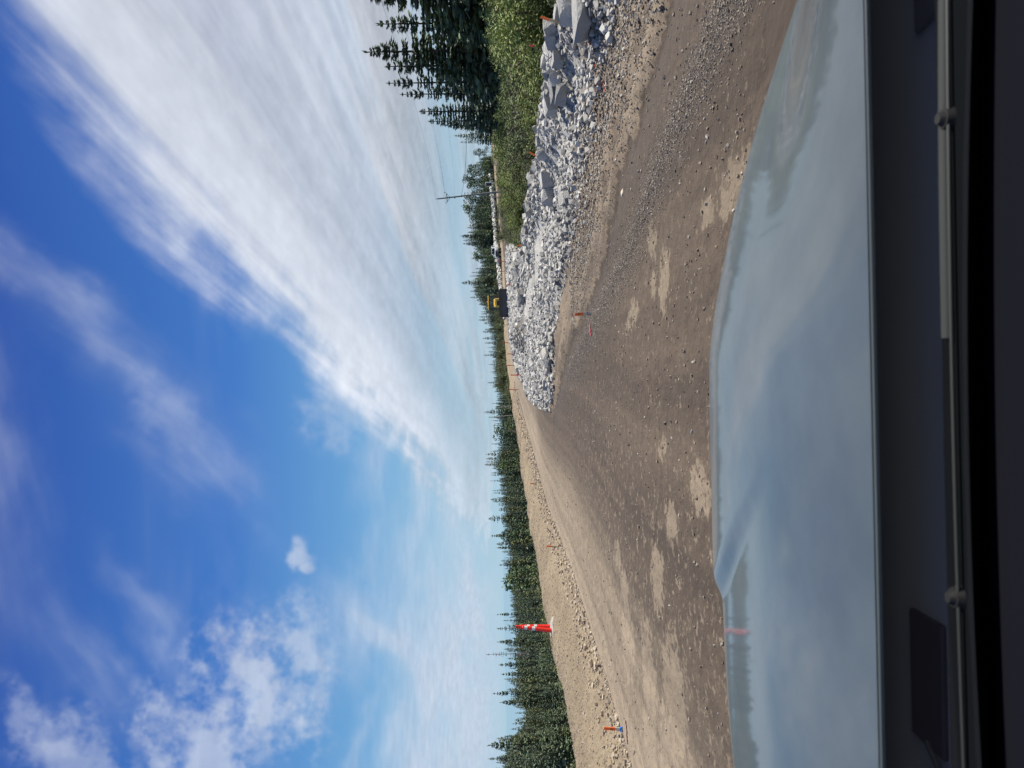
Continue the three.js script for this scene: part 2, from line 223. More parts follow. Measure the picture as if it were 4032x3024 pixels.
{
  const xs = [], ds = [];
  { let x = 0; const half = []; while (x < 2600) { half.push(x); x += x < 8 ? .11 : Math.max(.11, (x - 8) * .075 + .11); } for (let i = half.length - 1; i > 0; i--) xs.push(-half[i]); xs.push(...half); }
  { let d = -30; while (d < 5) { ds.push(d); d += d < 2 ? 2 : .5; } while (d < 4000) { ds.push(d); d += Math.max(.10, d * .0105); } }
  const nx = xs.length, nd = ds.length, P = new Float32Array(nx * nd * 3), IS = new Float32Array(nx * nd);
  for (let j = 0; j < nd; j++) for (let i = 0; i < nx; i++) { const o = (j * nx + i) * 3; P[o] = xs[i]; P[o + 1] = H(xs[i], ds[j]); P[o + 2] = -ds[j]; }
  const zones = { road_near: [], road_far: [], berm: [], grey: [], moss: [] };
  for (let j = 0; j < nd - 1; j++) for (let i = 0; i < nx - 1; i++) {
    const x = (xs[i] + xs[i + 1]) / 2, D = (ds[j] + ds[j + 1]) / 2, a = j * nx + i, q = [a, a + 1, a + nx + 1, a, a + nx + 1, a + nx];
    const toe = pl(TOE, D) + (fbm(D * .5, 3.3, 3) - .5) * .5, re = pl(RIGHT_EDGE, D); let z;
    if (x < toe) z = toe - x < pl(CREST, D) + 1.6 ? 'berm' : 'moss';
    else if (x > re + .1) z = 'moss';
    else if (D < 150 && islandDist(x, D) > 0) z = 'grey';
    else z = D > 5 && D < 37 && x > -8 && x < 8 ? 'road_near' : 'road_far';
    zones[z].push(...q);
  }
  const grid = new THREE.BufferGeometry(); grid.setAttribute('position', new THREE.BufferAttribute(P, 3));
  { const all = []; for (const k in zones) for (let n = 0; n < zones[k].length; n++) all.push(zones[k][n]); grid.setIndex(all); grid.computeVertexNormals(); }
  const Nn = grid.attributes.normal.array;
  function cut(idx, colour) {
    const map = new Map(), pos = [], nor = [], uv = [], col = [], ind = new Uint32Array(idx.length);
    idx.forEach((v, n) => { let k = map.get(v); if (k === undefined) { k = map.size; map.set(v, k); pos.push(P[v * 3], P[v * 3 + 1], P[v * 3 + 2]); nor.push(Nn[v * 3], Nn[v * 3 + 1], Nn[v * 3 + 2]); uv.push(P[v * 3], -P[v * 3 + 2]); if (colour) col.push(...colour(P[v * 3], -P[v * 3 + 2])); } ind[n] = k; });
    const g = new THREE.BufferGeometry(); g.setAttribute('position', new THREE.Float32BufferAttribute(pos, 3)); g.setAttribute('normal', new THREE.Float32BufferAttribute(nor, 3)); g.setAttribute('uv', new THREE.Float32BufferAttribute(uv, 2)); if (colour) g.setAttribute('color', new THREE.Float32BufferAttribute(col, 3)); g.setIndex(new THREE.BufferAttribute(ind, 1)); return g;
  }
  const n = 2048, px = new Uint8Array(n * n * 4), enc = (v) => 255 * (v <= .0031308 ? v * 12.92 : 1.055 * Math.pow(v, 1 / 2.4) - .055);
  for (let j = 0; j < n; j++) for (let i = 0; i < n; i++) { const c = roadColour(-8 + (i + .5) / n * 16, 5 + (j + .5) / n * 32), o = (j * n + i) * 4; px[o] = enc(c[0]); px[o + 1] = enc(c[1]); px[o + 2] = enc(c[2]); px[o + 3] = 255; }
  const roadMap = new THREE.DataTexture(px, n, n); roadMap.colorSpace = THREE.SRGBColorSpace; roadMap.magFilter = roadMap.minFilter = THREE.LinearFilter; roadMap.wrapS = roadMap.wrapT = THREE.ClampToEdgeWrapping; roadMap.repeat.set(1 / 16, 1 / 32); roadMap.offset.set(.5, -5 / 32); roadMap.needsUpdate = true;
  const bump = { bumpMap: GRIT, bumpScale: .02 };
  const dirt = new THREE.MeshStandardMaterial({ map: roadMap, roughness: .97, bumpMap: GRIT, bumpScale: .035 });
  const soil = (s) => new THREE.MeshStandardMaterial({ vertexColors: true, roughness: .96, bumpMap: GRIT, bumpScale: s });
  ground_('dirt_road', cut(zones.road_near), dirt, 'damp brown dirt road with pale dry patches ahead of the truck');
  ground_('gravel_road', cut(zones.road_far, roadColour), soil(.02), 'dusty tan gravel road curving away past the rock fill');
  ground_('gravel_berm_ground', cut(zones.berm, bermColour), soil(.10), 'sandy tan gravel berm along the edge of the dirt road').name = 'gravel_berm';
  var rockFill = ground_('rock_fill', cut(zones.grey, greyColour), soil(.06), 'fill of pale grey broken rock and crushed stone beside the road');
  ground_('forest_floor', cut(zones.moss, mossColour), soil(.03), 'mossy green forest floor under trees and shrubs');
}

// ------------------------------------------------------------------ stones
const rr = mulberry(4242);
function rockGeo(r, w = 1, h = 1, d = 1, blocky = .75, extra = 6) {              // an angular broken stone about 1 across, resting on y = 0
  const pts = [];
  for (let i = 0; i < 8; i++) { const j = () => 1 - blocky * .0 - r() * .55 * (1.1 - blocky * .6); pts.push(V((i & 1 ? .5 : -.5) * w * j(), (i & 2 ? .5 : -.5) * h * j(), (i & 4 ? .5 : -.5) * d * j())); }
  for (let i = 0; i < extra; i++) { const a = r() * 6.283, b = Math.acos(2 * r() - 1); pts.push(V(Math.cos(a) * Math.sin(b) * .56 * w, Math.cos(b) * .54 * h, Math.sin(a) * Math.sin(b) * .56 * d)); }
  const g = new ConvexGeometry(pts); return boxUV(g);
}
const stoneMat = (c, s = .05) => std(c, .93, { bumpMap: STONE, bumpScale: s });
const GREYS = [[.42, .405, .38], [.36, .348, .328], [.28, .272, .26], [.42, .40, .36], [.20, .195, .188]].map((c) => stoneMat(c));
const TANS = [[.40, .32, .24], [.34, .265, .19], [.44, .37, .285]].map((c) => stoneMat(c, .01));
const RV = []; for (let i = 0; i < 12; i++) RV.push(rockGeo(rr, .8 + rr() * .5, .5 + rr() * .35, .7 + rr() * .4, .4 + rr() * .5, 5 + (i % 4)));

// the boulders one can point at: middle and size in the photograph, distance, label
function boulder(px0, px1, py0, py1, D, deep, mat, seed, tilt, label, name = 'boulder') {
  const lo = at(px1, (py0 + py1) / 2, D), hi = at(px0, (py0 + py1) / 2, D), w = (py1 - py0) / FOCAL * D, h = hi.y - lo.y, g = name === 'stone' ? rockGeo(mulberry(seed), w * 1.1, h * 1.15, deep, .1, 22) : rockGeo(mulberry(seed), w * 1.12, h * 1.25, deep, .8, 9);
  const o = new THREE.Mesh(g, mat); o.name = numbered(name); o.castShadow = o.receiveShadow = true; o.position.set(lo.x, (lo.y + hi.y) / 2, lo.z); o.rotation.set(tilt * .4, 0, tilt); tag(o, label, name === 'boulder' ? 'boulder' : 'stone'); scene.add(o); return o;
}
boulder(2262, 2314, -60, 132, 11.4, .75, GREYS[2], 11, .03, 'long flat grey slab, largest of the rocks below the orange topped stake');
boulder(2204, 2262, -70, 62, 12.2, .6, GREYS[4], 12, .1, 'dark grey slab lying behind the long flat slab under the shrubs');
boulder(2212, 2266, 14, 84, 11.8, .4, GREYS[0], 13, -.25, 'pale sloping rock wedged between dark slab and leaning orange topped stake');
boulder(2152, 2214, 150, 222, 13.6, .4, GREYS[1], 14, .3, 'tall pointed grey boulder standing up against the green shrubs');
boulder(2176, 2216, 215, 258, 13.4, .35, GREYS[2], 15, 0, 'rounded grey rock at the foot of the tall pointed boulder');
boulder(2166, 2208, 258, 330, 14.2, .5, GREYS[0], 16, -.1, 'white sloping rock beside the foot of the thin marker rod');
boulder(2168, 2206, 316, 396, 14.6, .45, GREYS[4], 17, .1, 'long rock with dark shaded face beside the white sloping rock');
boulder(2190, 2230, 338, 408, 13.9, .4, GREYS[2], 18, -.1, 'shadowed grey block in front of the long dark faced rock');
boulder(2146, 2188, 394, 448, 15.2, .4, GREYS[1], 19, .15, 'square edged grey boulder cresting the rock row under leafy shrubs');
boulder(2119, 2180, 556, 630, 19.2, .5, GREYS[0], 20, -.12, 'big many sided pale boulder at the second leaning orange stake');
boulder(2232, 2258, 586, 645, 15.6, .34, GREYS[3], 21, .03, 'flat whitish stone lying alone on gravel below the rock row', 'stone');
boulder(2130, 2176, 682, 740, 20.2, .4, GREYS[1], 22, .1, 'grey boulder with flat bright top, left of the second orange stake');
boulder(2134, 2182, 738, 806, 20.4, .45, GREYS[1], 23, -.1, 'split grey boulder with two dark lower faces in the rock row');
boulder(2104, 2130, 724, 760, 23, .35, GREYS[0], 24, 0, 'small upright pale rock on top of the row behind the split boulder');
boulder(2096, 2130, 792, 834, 25, .4, GREYS[1], 25, .2, 'wedge shaped rock ending the row of big boulders near the shrubs');
boulder(2446, 2467, 744, 778, 10.75, .12, TANS[2], 26, 0, 'lone tan fist sized stone on the dirt road', 'stone');
boulder(2337, 2364, 216, 264, 12.3, .2, GREYS[0], 27, .1, 'white angular stone by the spray painted orange marks', 'stone');
boulder(2318, 2334, 2598, 2626, 15.2, .15, TANS[1], 28, 0, 'brown stone at the toe of the berm, upper of two', 'stone');
boulder(2338, 2354, 2608, 2642, 14.4, .18, TANS[0], 29, 0, 'broad tan stone at the toe of the berm, lower of two', 'stone');
boulder(2298, 2310, 2536, 2560, 16.2, .15, TANS[1], 30, 0, 'brown stone on the berm toe below the red traffic cones', 'stone');
boulder(2422, 2436, 2815, 2836, 12.3, .09, TANS[2], 31, 0, 'smooth pale pebble on the road beside the blue ribboned stake', 'stone');

// rocks of the fill that can be picked apart: parts of the fill
function fillRock(x, D, s, squash = .8) {
  const o = new THREE.Mesh(RV[Math.floor(rr() * RV.length)], GREYS[Math.floor(Math.pow(rr(), 1.3) * 5)]); o.name = 'rock'; o.castShadow = o.receiveShadow = true;
  o.scale.set(s * (.8 + rr() * .5), s * squash * (.7 + rr() * .6), s * (.8 + rr() * .5)); o.rotation.set((rr() - .5) * .9, rr() * 6.28, (rr() - .5) * .9); o.position.set(x, H(x, D) + s * .16, -D); rockFill.add(o);
}
let nRock = 0;
for (let i = 0; i < 105; i++) { const D = 9 + Math.pow(rr(), 1.2) * 25, x = 6.12 + (rr() + rr() - 1) * .68 ; fillRock(x, D, .12 + Math.pow(rr(), 1.8) * .30); nRock++; }         // the row against the shrubs
for (let i = 0; i < 95; i++) { const t = rr(), k = t * 5.999 | 0, e = [[3.6, 15.0], [3.0, 17.4], [2.4, 20.0], [1.5, 22.3], [.4, 23.4], [-.6, 25.0], [-1, 28]], f = t * 6 - k, n = Math.abs(rr() + rr() - 1) * (k < 3 ? 1.9 : .8); fillRock(lerp(e[k][0], e[k + 1][0], f) + n * .75 + .15, lerp(e[k][1], e[k + 1][1], f) + n * 1.4 + .2, (k < 3 ? .11 : .10) + Math.pow(rr(), 2.2) * (k < 2 ? .16 : .24)); nRock++; }   // the edge that faces the road
for (let i = 0; i < 95; i++) { const D = 30 + Math.pow(rr(), .9) * 55, x = pl(RIGHT_EDGE, D) - .3 - Math.pow(rr(), 1.2) * (D - 22) * .13; fillRock(x, D, .25 + Math.pow(rr(), 1.5) * .55); nRock++; }      // the broad field before the bulldozer

// rubble, pebbles and gravel that nobody could count
function scatter(name, n, seed, place, geos, mat, colours, label) {
  const r = mulberry(seed), per = geos.map(() => []);
  for (let i = 0, tries = 0; i < n && tries < n * 12; tries++) { const p = place(r); if (!p) continue; per[Math.floor(r() * geos.length)].push(p); i++; }
  const parent = new THREE.Group(); parent.name = name; parent.userData = { kind: 'stuff', label };
  const q = new THREE.Quaternion(), e = new THREE.Euler(), col = new THREE.Color();
  geos.forEach((g, k) => {
    const im = new THREE.InstancedMesh(g, mat, per[k].length); im.name = name + '_pieces'; im.castShadow = im.receiveShadow = true; im.userData = { kind: 'stuff' };
    per[k].forEach((p, i) => { e.set((r() - .5) * p[4], r() * 6.28, (r() - .5) * p[4]); im.setMatrixAt(i, M4.compose(V(p[0], p[1], p[2]), q.setFromEuler(e), V(p[3] * (.7 + r() * .6), p[3] * (p[5] ?? 1) * (.6 + r() * .6), p[3] * (.7 + r() * .6)))); const c = colours[Math.floor(r() * colours.length)], f = .8 + r() * .4; im.setColorAt(i, col.setRGB(c[0] * f, c[1] * f, c[2] * f)); });
    parent.add(im);
  });
  scene.add(parent); return parent;
}
const TINY = []; for (let i = 0; i < 5; i++) TINY.push(rockGeo(rr, 1, .7, .9, .2, 3));
const white = std([1, 1, 1], .95);
const G_ = [[.42, .405, .38], [.36, .348, .328], [.28, .272, .26], [.44, .42, .385], [.19, .185, .178], [.33, .31, .28]], T_ = [[.25, .20, .15], [.20, .158, .116], [.29, .245, .185], [.17, .135, .105]], D_ = [[.165, .137, .112], [.12, .098, .08], [.20, .17, .14], [.24, .205, .17]];
scatter('rubble', 42000, 51, (r) => { const D = 10 + Math.pow(r(), 1.7) * 90, x = lerp(-1.5, pl(RIGHT_EDGE, D), r()); const is = islandDist(x, D); if (is < -.05 || (is < .35 && r() < .25)) return null; const lane = Math.abs(x - (4.6 - (D - 30) * .05)) < .55 && D > 24 && D < 60; if (lane && r() < .92) return null; const s = (.022 + Math.pow(r(), 3.2) * .17) * (.5 + Math.min(D, 60) * .020) * (lane ? .5 : 1); return [x, H(x, D) + s * .15, -D, s, 1.2]; }, TINY, white, G_, 'loose pale grey rubble filling the gaps between the rocks');
scatter('coarse_rubble', 7000, 58, (r) => { const D = 58 + r() * 54, x = lerp(-1, pl(RIGHT_EDGE, D) - .1, r()); if (islandDist(x, D) < .1 || (Math.abs(x - 10) < 2.4 && D > 95 && D < 104)) return null; const s = .10 + Math.pow(r(), 2.4) * .5; return [x, H(x, D) + s * .15, -D, s, 1.1]; }, TINY, white, G_, 'coarse pale rubble around and behind the bulldozer');
scatter('gravel', 24000, 52, (r) => { const D = 6 + Math.pow(r(), 1.3) * 12, x = pl(SCARP, D) + r() * 2.6; const is = islandDist(x, D); if (is > .9 || x > 6) return null; const k = clamp(1 + is * .5); if (r() > .15 + k * .85) return null; const s = .010 + Math.pow(r(), 3) * .045 * (.4 + k); return [x, H(x, D) + s * .1, -D, s, 1]; }, TINY, white, [...T_, ...D_, G_[1], G_[2]], 'mixed brown and grey gravel between the dirt road and the rock row');
scatter('gravel_windrow', 26000, 53, (r) => { const D = 4.5 + Math.pow(r(), 1.4) * 16, x = pl(WINDROW, D) + (r() + r() + r() - 1.5) * .42 * (.7 + D * .04); const s = .007 + Math.pow(r(), 2.5) * .016; return [x, H(x, D) + s * .05, -D, s, 1]; }, TINY, white, D_, 'strip of loose dark gravel along the dirt road');
scatter('road_pebbles', 9000, 54, (r) => { const D = 5.5 + Math.pow(r(), 1.5) * 26, x = lerp(-6, 4, r()); if (x < pl(TOE, D) || islandDist(x, D) > 0 || (x < -1.2 && r() < .6)) return null; const s = .006 + Math.pow(r(), 5) * .03; return [x, H(x, D) + s * .2, -D, s, 1]; }, TINY, white, [...D_, T_[1], [.40, .36, .32]], 'small scattered pebbles on the dirt road');
scatter('berm_pebbles', 32000, 55, (r) => { const D = 9 + Math.pow(r(), 1.8) * 80, b = -.35 + Math.pow(r(), 1.25) * 3.6, x = pl(TOE, D) - b; const s = (.013 + Math.pow(r(), 6) * .07 * (b < .6 ? 1.4 : .5)) * (.75 + D * .011); return [x, H(x, D) + s * .15, -D, s, .75]; }, TINY, white, [[.34, .27, .195], [.29, .23, .165], [.38, .32, .245]], 'tan stones and clods on the gravel berm');

// ------------------------------------------------------------------ leaves
class Leaves {
  constructor() { this.p = []; this.c = []; }
  tri(a, b, c, k) { this.p.push(a.x, a.y, a.z, b.x, b.y, b.z, c.x, c.y, c.z); for (let i = 0; i < 3; i++) this.c.push(k[0], k[1], k[2]); }
  card(o, dir, side, l, w, k) { const a = o.clone(), b = o.clone().addScaledVector(dir, l * .5).addScaledVector(side, w * .5), c = o.clone().addScaledVector(dir, l), d = o.clone().addScaledVector(dir, l * .45).addScaledVector(side, -w * .5); this.tri(a, b, c, k); this.tri(a, c, d, k); }
  geo() { const g = new THREE.BufferGeometry(); g.setAttribute('position', new THREE.Float32BufferAttribute(this.p, 3)); g.setAttribute('color', new THREE.Float32BufferAttribute(this.c, 3)); g.computeVertexNormals(); return g; }
}
const leafMat = new THREE.MeshPhysicalMaterial({ vertexColors: true, roughness: .8, side: THREE.DoubleSide });
const barkMat = std([.09, .07, .055], .95), paleBark = std([.34, .30, .25], .9);
function rnd3(r) { const a = r() * 6.283, z = r() * 2 - 1, q = Math.sqrt(1 - z * z); return V(Math.cos(a) * q, z, Math.sin(a) * q); }
// a spruce of height 1: whorls of drooping branches that carry flat sprays
function spruceGeo(seed, spread, whorls, per, steps, tone, gaps = 0, bare = .06, big = .40) {
  const r = mulberry(seed), L = new Leaves();
  for (let w = 0; w < whorls; w++) {
    const t = bare + (1 - bare) * Math.pow((w + r() * .7) / whorls, .95); if (r() < gaps) continue;
    const R = spread * (Math.pow(1 - t, .78) * (t < .2 ? .55 + t * 2.2 : 1) * (.62 + r() * .55) + .012), n = Math.max(3, Math.round(per * (.55 + .6 * (1 - t))));
    const a0 = r() * 6.28;
    for (let b = 0; b < n; b++) {
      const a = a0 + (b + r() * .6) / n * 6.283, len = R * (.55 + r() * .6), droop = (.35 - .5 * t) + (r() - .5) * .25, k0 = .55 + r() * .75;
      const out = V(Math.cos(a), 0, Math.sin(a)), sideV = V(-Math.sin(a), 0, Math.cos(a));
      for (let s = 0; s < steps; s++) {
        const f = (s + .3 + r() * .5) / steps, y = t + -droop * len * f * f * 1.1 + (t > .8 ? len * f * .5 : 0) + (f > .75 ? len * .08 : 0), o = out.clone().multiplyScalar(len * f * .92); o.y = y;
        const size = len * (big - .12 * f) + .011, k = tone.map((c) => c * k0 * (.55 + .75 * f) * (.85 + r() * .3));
        const d1 = out.clone().addScaledVector(sideV, (r() - .5) * 1.5).add(V(0, -.25 + (r() - .5) * .5, 0)).normalize();
        L.card(o, d1, sideV.clone().addScaledVector(V(0, 1, 0), (r() - .5) * 1.2).normalize(), size * 1.25, size * .55, k);
        const d2 = sideV.clone().multiplyScalar(r() < .5 ? 1 : -1).addScaledVector(out, .5 + r() * .5).add(V(0, -.3 * r(), 0)).normalize();
        L.card(o, d2, V(0, 1, 0).addScaledVector(out, (r() - .5)).normalize(), size * 1.05, size * .42, k);
      }
    }
  }
  for (let i = 0; i < 6; i++) L.card(V(0, .965 + i * .004, 0), V((r() - .5) * .5, 1, (r() - .5) * .5).normalize(), rnd3(r), .04, .008, tone);
  return L.geo();
}
const SPRUCE = [.112, .145, .078], SPRUCE_B = [.092, .130, .086], SPRUCE_Y = [.120, .138, .056], WILLOW = [.118, .165, .045], WILLOW_D = [.100, .122, .045], GREYTW = [.12, .105, .095];
const trunkGeo = cyl(.002, .014, 1, 0, .5, 0, 0, 0, 0, 7);
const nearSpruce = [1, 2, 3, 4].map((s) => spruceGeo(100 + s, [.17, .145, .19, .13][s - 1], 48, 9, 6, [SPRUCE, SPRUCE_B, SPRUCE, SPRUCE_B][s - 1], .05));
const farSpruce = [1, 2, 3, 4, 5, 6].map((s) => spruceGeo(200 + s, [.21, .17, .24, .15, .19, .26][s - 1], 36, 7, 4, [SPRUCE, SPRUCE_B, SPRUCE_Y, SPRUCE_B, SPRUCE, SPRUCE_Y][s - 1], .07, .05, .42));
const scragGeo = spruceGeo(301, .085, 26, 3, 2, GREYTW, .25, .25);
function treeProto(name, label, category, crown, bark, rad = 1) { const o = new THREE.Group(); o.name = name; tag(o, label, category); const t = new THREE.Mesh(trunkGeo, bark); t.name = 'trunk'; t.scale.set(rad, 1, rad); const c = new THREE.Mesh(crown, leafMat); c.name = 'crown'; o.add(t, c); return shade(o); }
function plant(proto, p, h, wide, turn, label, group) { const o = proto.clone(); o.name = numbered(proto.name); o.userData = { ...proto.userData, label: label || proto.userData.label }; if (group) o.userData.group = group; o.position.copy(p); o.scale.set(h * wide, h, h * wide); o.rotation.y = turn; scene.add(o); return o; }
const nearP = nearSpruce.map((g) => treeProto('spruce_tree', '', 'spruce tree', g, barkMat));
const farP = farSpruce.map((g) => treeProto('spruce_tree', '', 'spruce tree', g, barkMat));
const scragP = treeProto('dead_tree', '', 'dead tree', scragGeo, std([.16, .14, .13], .95), .8);
// a tree whose tip is seen at (px, py) and which stands D metres ahead
function treeAt(proto, px, py, D, wide, label, group, r = rr) { const tip = at(px, py, D), y0 = H(tip.x, D) - .1; return plant(proto, V(tip.x, y0, -D), Math.max(1.2, tip.y - y0), wide, r() * 6.28, label, group); }

// the tall spruces behind the shrubs
treeAt(nearP[0], 1440, 205, 45, 1.25, 'tallest dark spruce of the clump behind the willow shrubs');
treeAt(nearP[2], 1490, 95, 42, 1.05, 'thin crowned spruce beside the tallest spruce, sky showing between its branches');
treeAt(nearP[2], 1425, -25, 40, 1.5, 'dark spruce cut off by the edge of the picture beyond the thin crowned one');
treeAt(nearP[2], 1520, 262, 46, 1.2, 'bushy shorter spruce touching the flank of the tallest spruce');
treeAt(nearP[3], 1527, 328, 48, 1.0, 'narrow pointed spruce, taller of the two slim ones in the clump');
treeAt(nearP[3], 1580, 372, 50, .95, 'slim spire of a spruce between two others, shorter of the slim pair');
treeAt(nearP[1], 1654, 440, 52, 1.3, 'last spruce of the clump, full skirted, beside the open sky over the power lines');
treeAt(nearP[1], 1690, 478, 54, 1.25, 'low dark spruce leaning against the last spruce of the clump');
{ const r = mulberry(61); for (let i = 0; i < 16; i++) { const py = -60 + i * 36 + r() * 20; treeAt(nearP[i % 4], 1640 + r() * 120 + Math.max(0, py - 300) * .35, py, 56 + r() * 14, 1.3, 'dark spruce in the shadowed rank behind the tall spruce clump', 'spruces ranked behind the tall clump', r); } }

// tips of the forest's outline: photograph's row -> column of the tree tops
const SKYLINE = [[640, 1862], [690, 1872], [820, 1845], [880, 1838], [930, 1825], [965, 1832], [1000, 1862], [1050, 1868], [1090, 1850], [1120, 1838], [1150, 1845], [1190, 1862], [1210, 1880], [1240, 1895], [1290, 1905], [1330, 1908], [1400, 1915], [1460, 1918], [1510, 1922], [1560, 1935], [1625, 1925], [1670, 1945], [1740, 1942], [1790, 1930], [1830, 1925], [1880, 1940], [1950, 1948], [2010, 1962], [2060, 1952], [2120, 1972], [2200, 1984], [2300, 1990], [2400, 1995], [2450, 2004], [2520, 2000], [2590, 2000], [2650, 2004], [2700, 2005], [2750, 2002], [2800, 2032], [2850, 2032], [2880, 2012], [2920, 1972], [2990, 1955], [3030, 1960]];
const forestDist = [[600, 290], [700, 240], [820, 215], [960, 200], [1200, 185], [1400, 160], [1600, 130], [1800, 105], [2000, 88], [2300, 66], [2600, 52], [3030, 43]];
{
  const r = mulberry(88); let i = 0;
  for (let py = 640; py < 3060; py += py > 1500 ? 6 + r() * 9 : 8 + r() * 11) {
    const D = pl(forestDist, py) * (.92 + r() * .28),_ = 0;
    const dip = Math.pow(r(), 1.5) * (py > 1500 ? 64 : 44) - (r() < .4 ? r() * 24 : 0), kind = Math.floor(r() * 6), wide = (py > 1500 ? .62 : .8) * (.75 + r() * .6);
    const where = py > 2850 ? 'above the blue ribboned stake' : py > 2600 ? 'between blue ribboned stake and red cones' : py > 2400 ? 'right behind the red cones' : py > 2200 ? 'just past the red cones' : py > 2000 ? 'beyond the berm by the small orange stub' : py > 1800 ? 'where the gravel berm narrows' : py > 1640 ? 'near the pale leaning trunks' : py > 1500 ? 'past the tip of the rock fill' : py > 1300 ? 'behind the row of red stakes' : py > 1140 ? 'behind the bulldozer' : py > 960 ? 'between bulldozer and pickup' : py > 820 ? 'behind the white pickup' : 'past the power pole';
    const look = (dip < 4 ? 'tall ' : dip < 26 ? 'middling ' : 'short ') + (wide > (py > 1500 ? .62 : .8) ? 'full ' : 'slim ') + ['green', 'bluish', 'yellowish', 'bluish', 'green', 'yellowish'][kind];
    treeAt(farP[kind], pl(SKYLINE, py) + dip - 4, py, D, wide, look + ' spruce of the forest edge ' + where, look + ' spruces ' + where, r); i++;
  }
}
treeAt(scragP, 1920, 2577, 56, 1.0, 'bare dead tree rising above the forest to one side of the red traffic cones');
[[1955, 2157, 'slim spire past the small orange stub, farther of two'], [1967, 2225, 'slim spire past the small orange stub, nearer of two'], [1980, 2278, 'short slim spruce tip between orange stub and red cones'], [1958, 2420, 'sharp spruce tip rising just past the red cones'], [1961, 2528, 'narrow spruce between the red cones and the bare dead tree'], [1967, 2618, 'narrow spruce just on the other side of the bare dead tree'], [1977, 2655, 'small pointed spruce second along from the bare dead tree'], [1943, 2731, 'tall full spruce between the bare dead tree and the blue ribboned stake'], [1972, 2766, 'lower dark spruce leaning beside the tall full one near the blue ribboned stake'], [1927, 2988, 'tall spruce tip above the bushy tree at the border of the picture'], [1935, 2110, 'grey green spruce tip behind the small orange stub']].forEach(([px, py, label], i) => treeAt(nearP[i % 4], px, py, pl(forestDist, py), .62 + (i % 3) * .1, label));
treeAt(farP[3], 1960, 2475, 58, .9, 'thin spire of a spruce right behind the red traffic cones');
treeAt(farP[0], 1925, 2043, 90, 1.15, 'taller broad spruce standing above its neighbours between the cones and the rock nose');
treeAt(farP[4], 1908, 1623, 118, .9, 'slender dark spruce rising above the gap beside the pale leaning trunks');
treeAt(nearP[0], 1925, 2935, 40, 1.0, 'full leafy spruce above the blue ribboned stake at the edge of the picture');
treeAt(nearP[0], 1815, 929, 185, .9, 'tallest spruce on the far forest edge behind the white pickup');
treeAt(nearP[1], 1825, 960, 186, 1.1, 'second tall spruce on the forest edge, just beside the tallest behind the pickup');
// pale leaning trunks at the forest edge
function paleTrunk(pxt, pyt, pxb, pyb, D, rad, label) { const a = at(pxt, pyt, D), b = at(pxb, pyb, D); b.y -= .4; const o = thing('bare_trunk', label, 'dead tree', [b.x, b.y, b.z]); const d = a.clone().sub(b); mesh('trunk', tube([V(0, 0, 0), d.clone().multiplyScalar(.5).add(V(.05, 0, .04)), d], rad, 8, 6), paleBark, o); const m = d.clone().multiplyScalar(.7); mesh('branch', flat([tube([m, m.clone().add(V(.3, .35, .1))], rad * .5, 4, 5), tube([d.clone().multiplyScalar(.82), d.clone().multiplyScalar(.82).add(V(-.25, .3, 0))], rad * .45, 4, 5)]), paleBark, o); return o; }
paleTrunk(1962, 1606, 2022, 1598, 112, .07, 'upper of two pale leaning trunks at the forest edge past the rock nose');
paleTrunk(1950, 1643, 2028, 1635, 108, .08, 'lower of two pale leaning trunks at the forest edge past the rock nose');
paleTrunk(1998, 1356, 1965 + 40, 1352, 150, .05, 'short pale dead stem in the forest behind the red stakes');

// the mass of the forest behind its front trees
{
  const r = mulberry(91), spots = [[], [], []];
  const put = (x, D, h) => spots[Math.floor(r() * 3)].push([x, H(x, D) - .2, -D, h, r() * 6.28, .55 + r() * .5]);
  for (let i = 0; i < 3000; i++) { const py = 620 + r() * 2500, D = pl(forestDist, py) * (1.1 + r() * 1.1), tip = at(pl(SKYLINE, py) + 20 + Math.pow(r(), 1.5) * 50, py, D), y0 = H(tip.x, D); put(tip.x, D, Math.max(2, tip.y - y0)); }
  for (let i = 0; i < 260; i++) { const py = 1500 + r() * 1560, D = pl(forestDist, py) * (.82 + r() * .22), tip = at(pl(SKYLINE, py) + 70 + r() * 60, py, D), y0 = H(tip.x, D); put(tip.x, D, Math.max(1.5, tip.y - y0)); }
  for (let i = 0; i < 240; i++) { const x = -40 - r() * 120, D = -20 + r() * 60; put(x, D, 5 + r() * 3); }
  for (let i = 0; i < 200; i++) { const x = 26 + r() * 60, D = 5 + r() * 95; put(x, D, 5 + r() * 3); }
  const parent = new THREE.Group(); parent.name = 'forest'; parent.userData = { kind: 'stuff', label: 'dark spruce forest massed behind its front trees' };
  spots.forEach((s, k) => { const im = new THREE.InstancedMesh(farSpruce[[0, 1, 4][k]], leafMat, s.length); im.name = 'forest_trees'; im.userData = { kind: 'stuff' }; im.castShadow = im.receiveShadow = true; const q = new THREE.Quaternion(), up = V(0, 1, 0); s.forEach((p, i) => im.setMatrixAt(i, M4.compose(V(p[0], p[1], p[2]), q.setFromAxisAngle(up, p[4]), V(p[3] * p[5], p[3], p[3] * p[5])))); parent.add(im); });
  scene.add(parent);
}

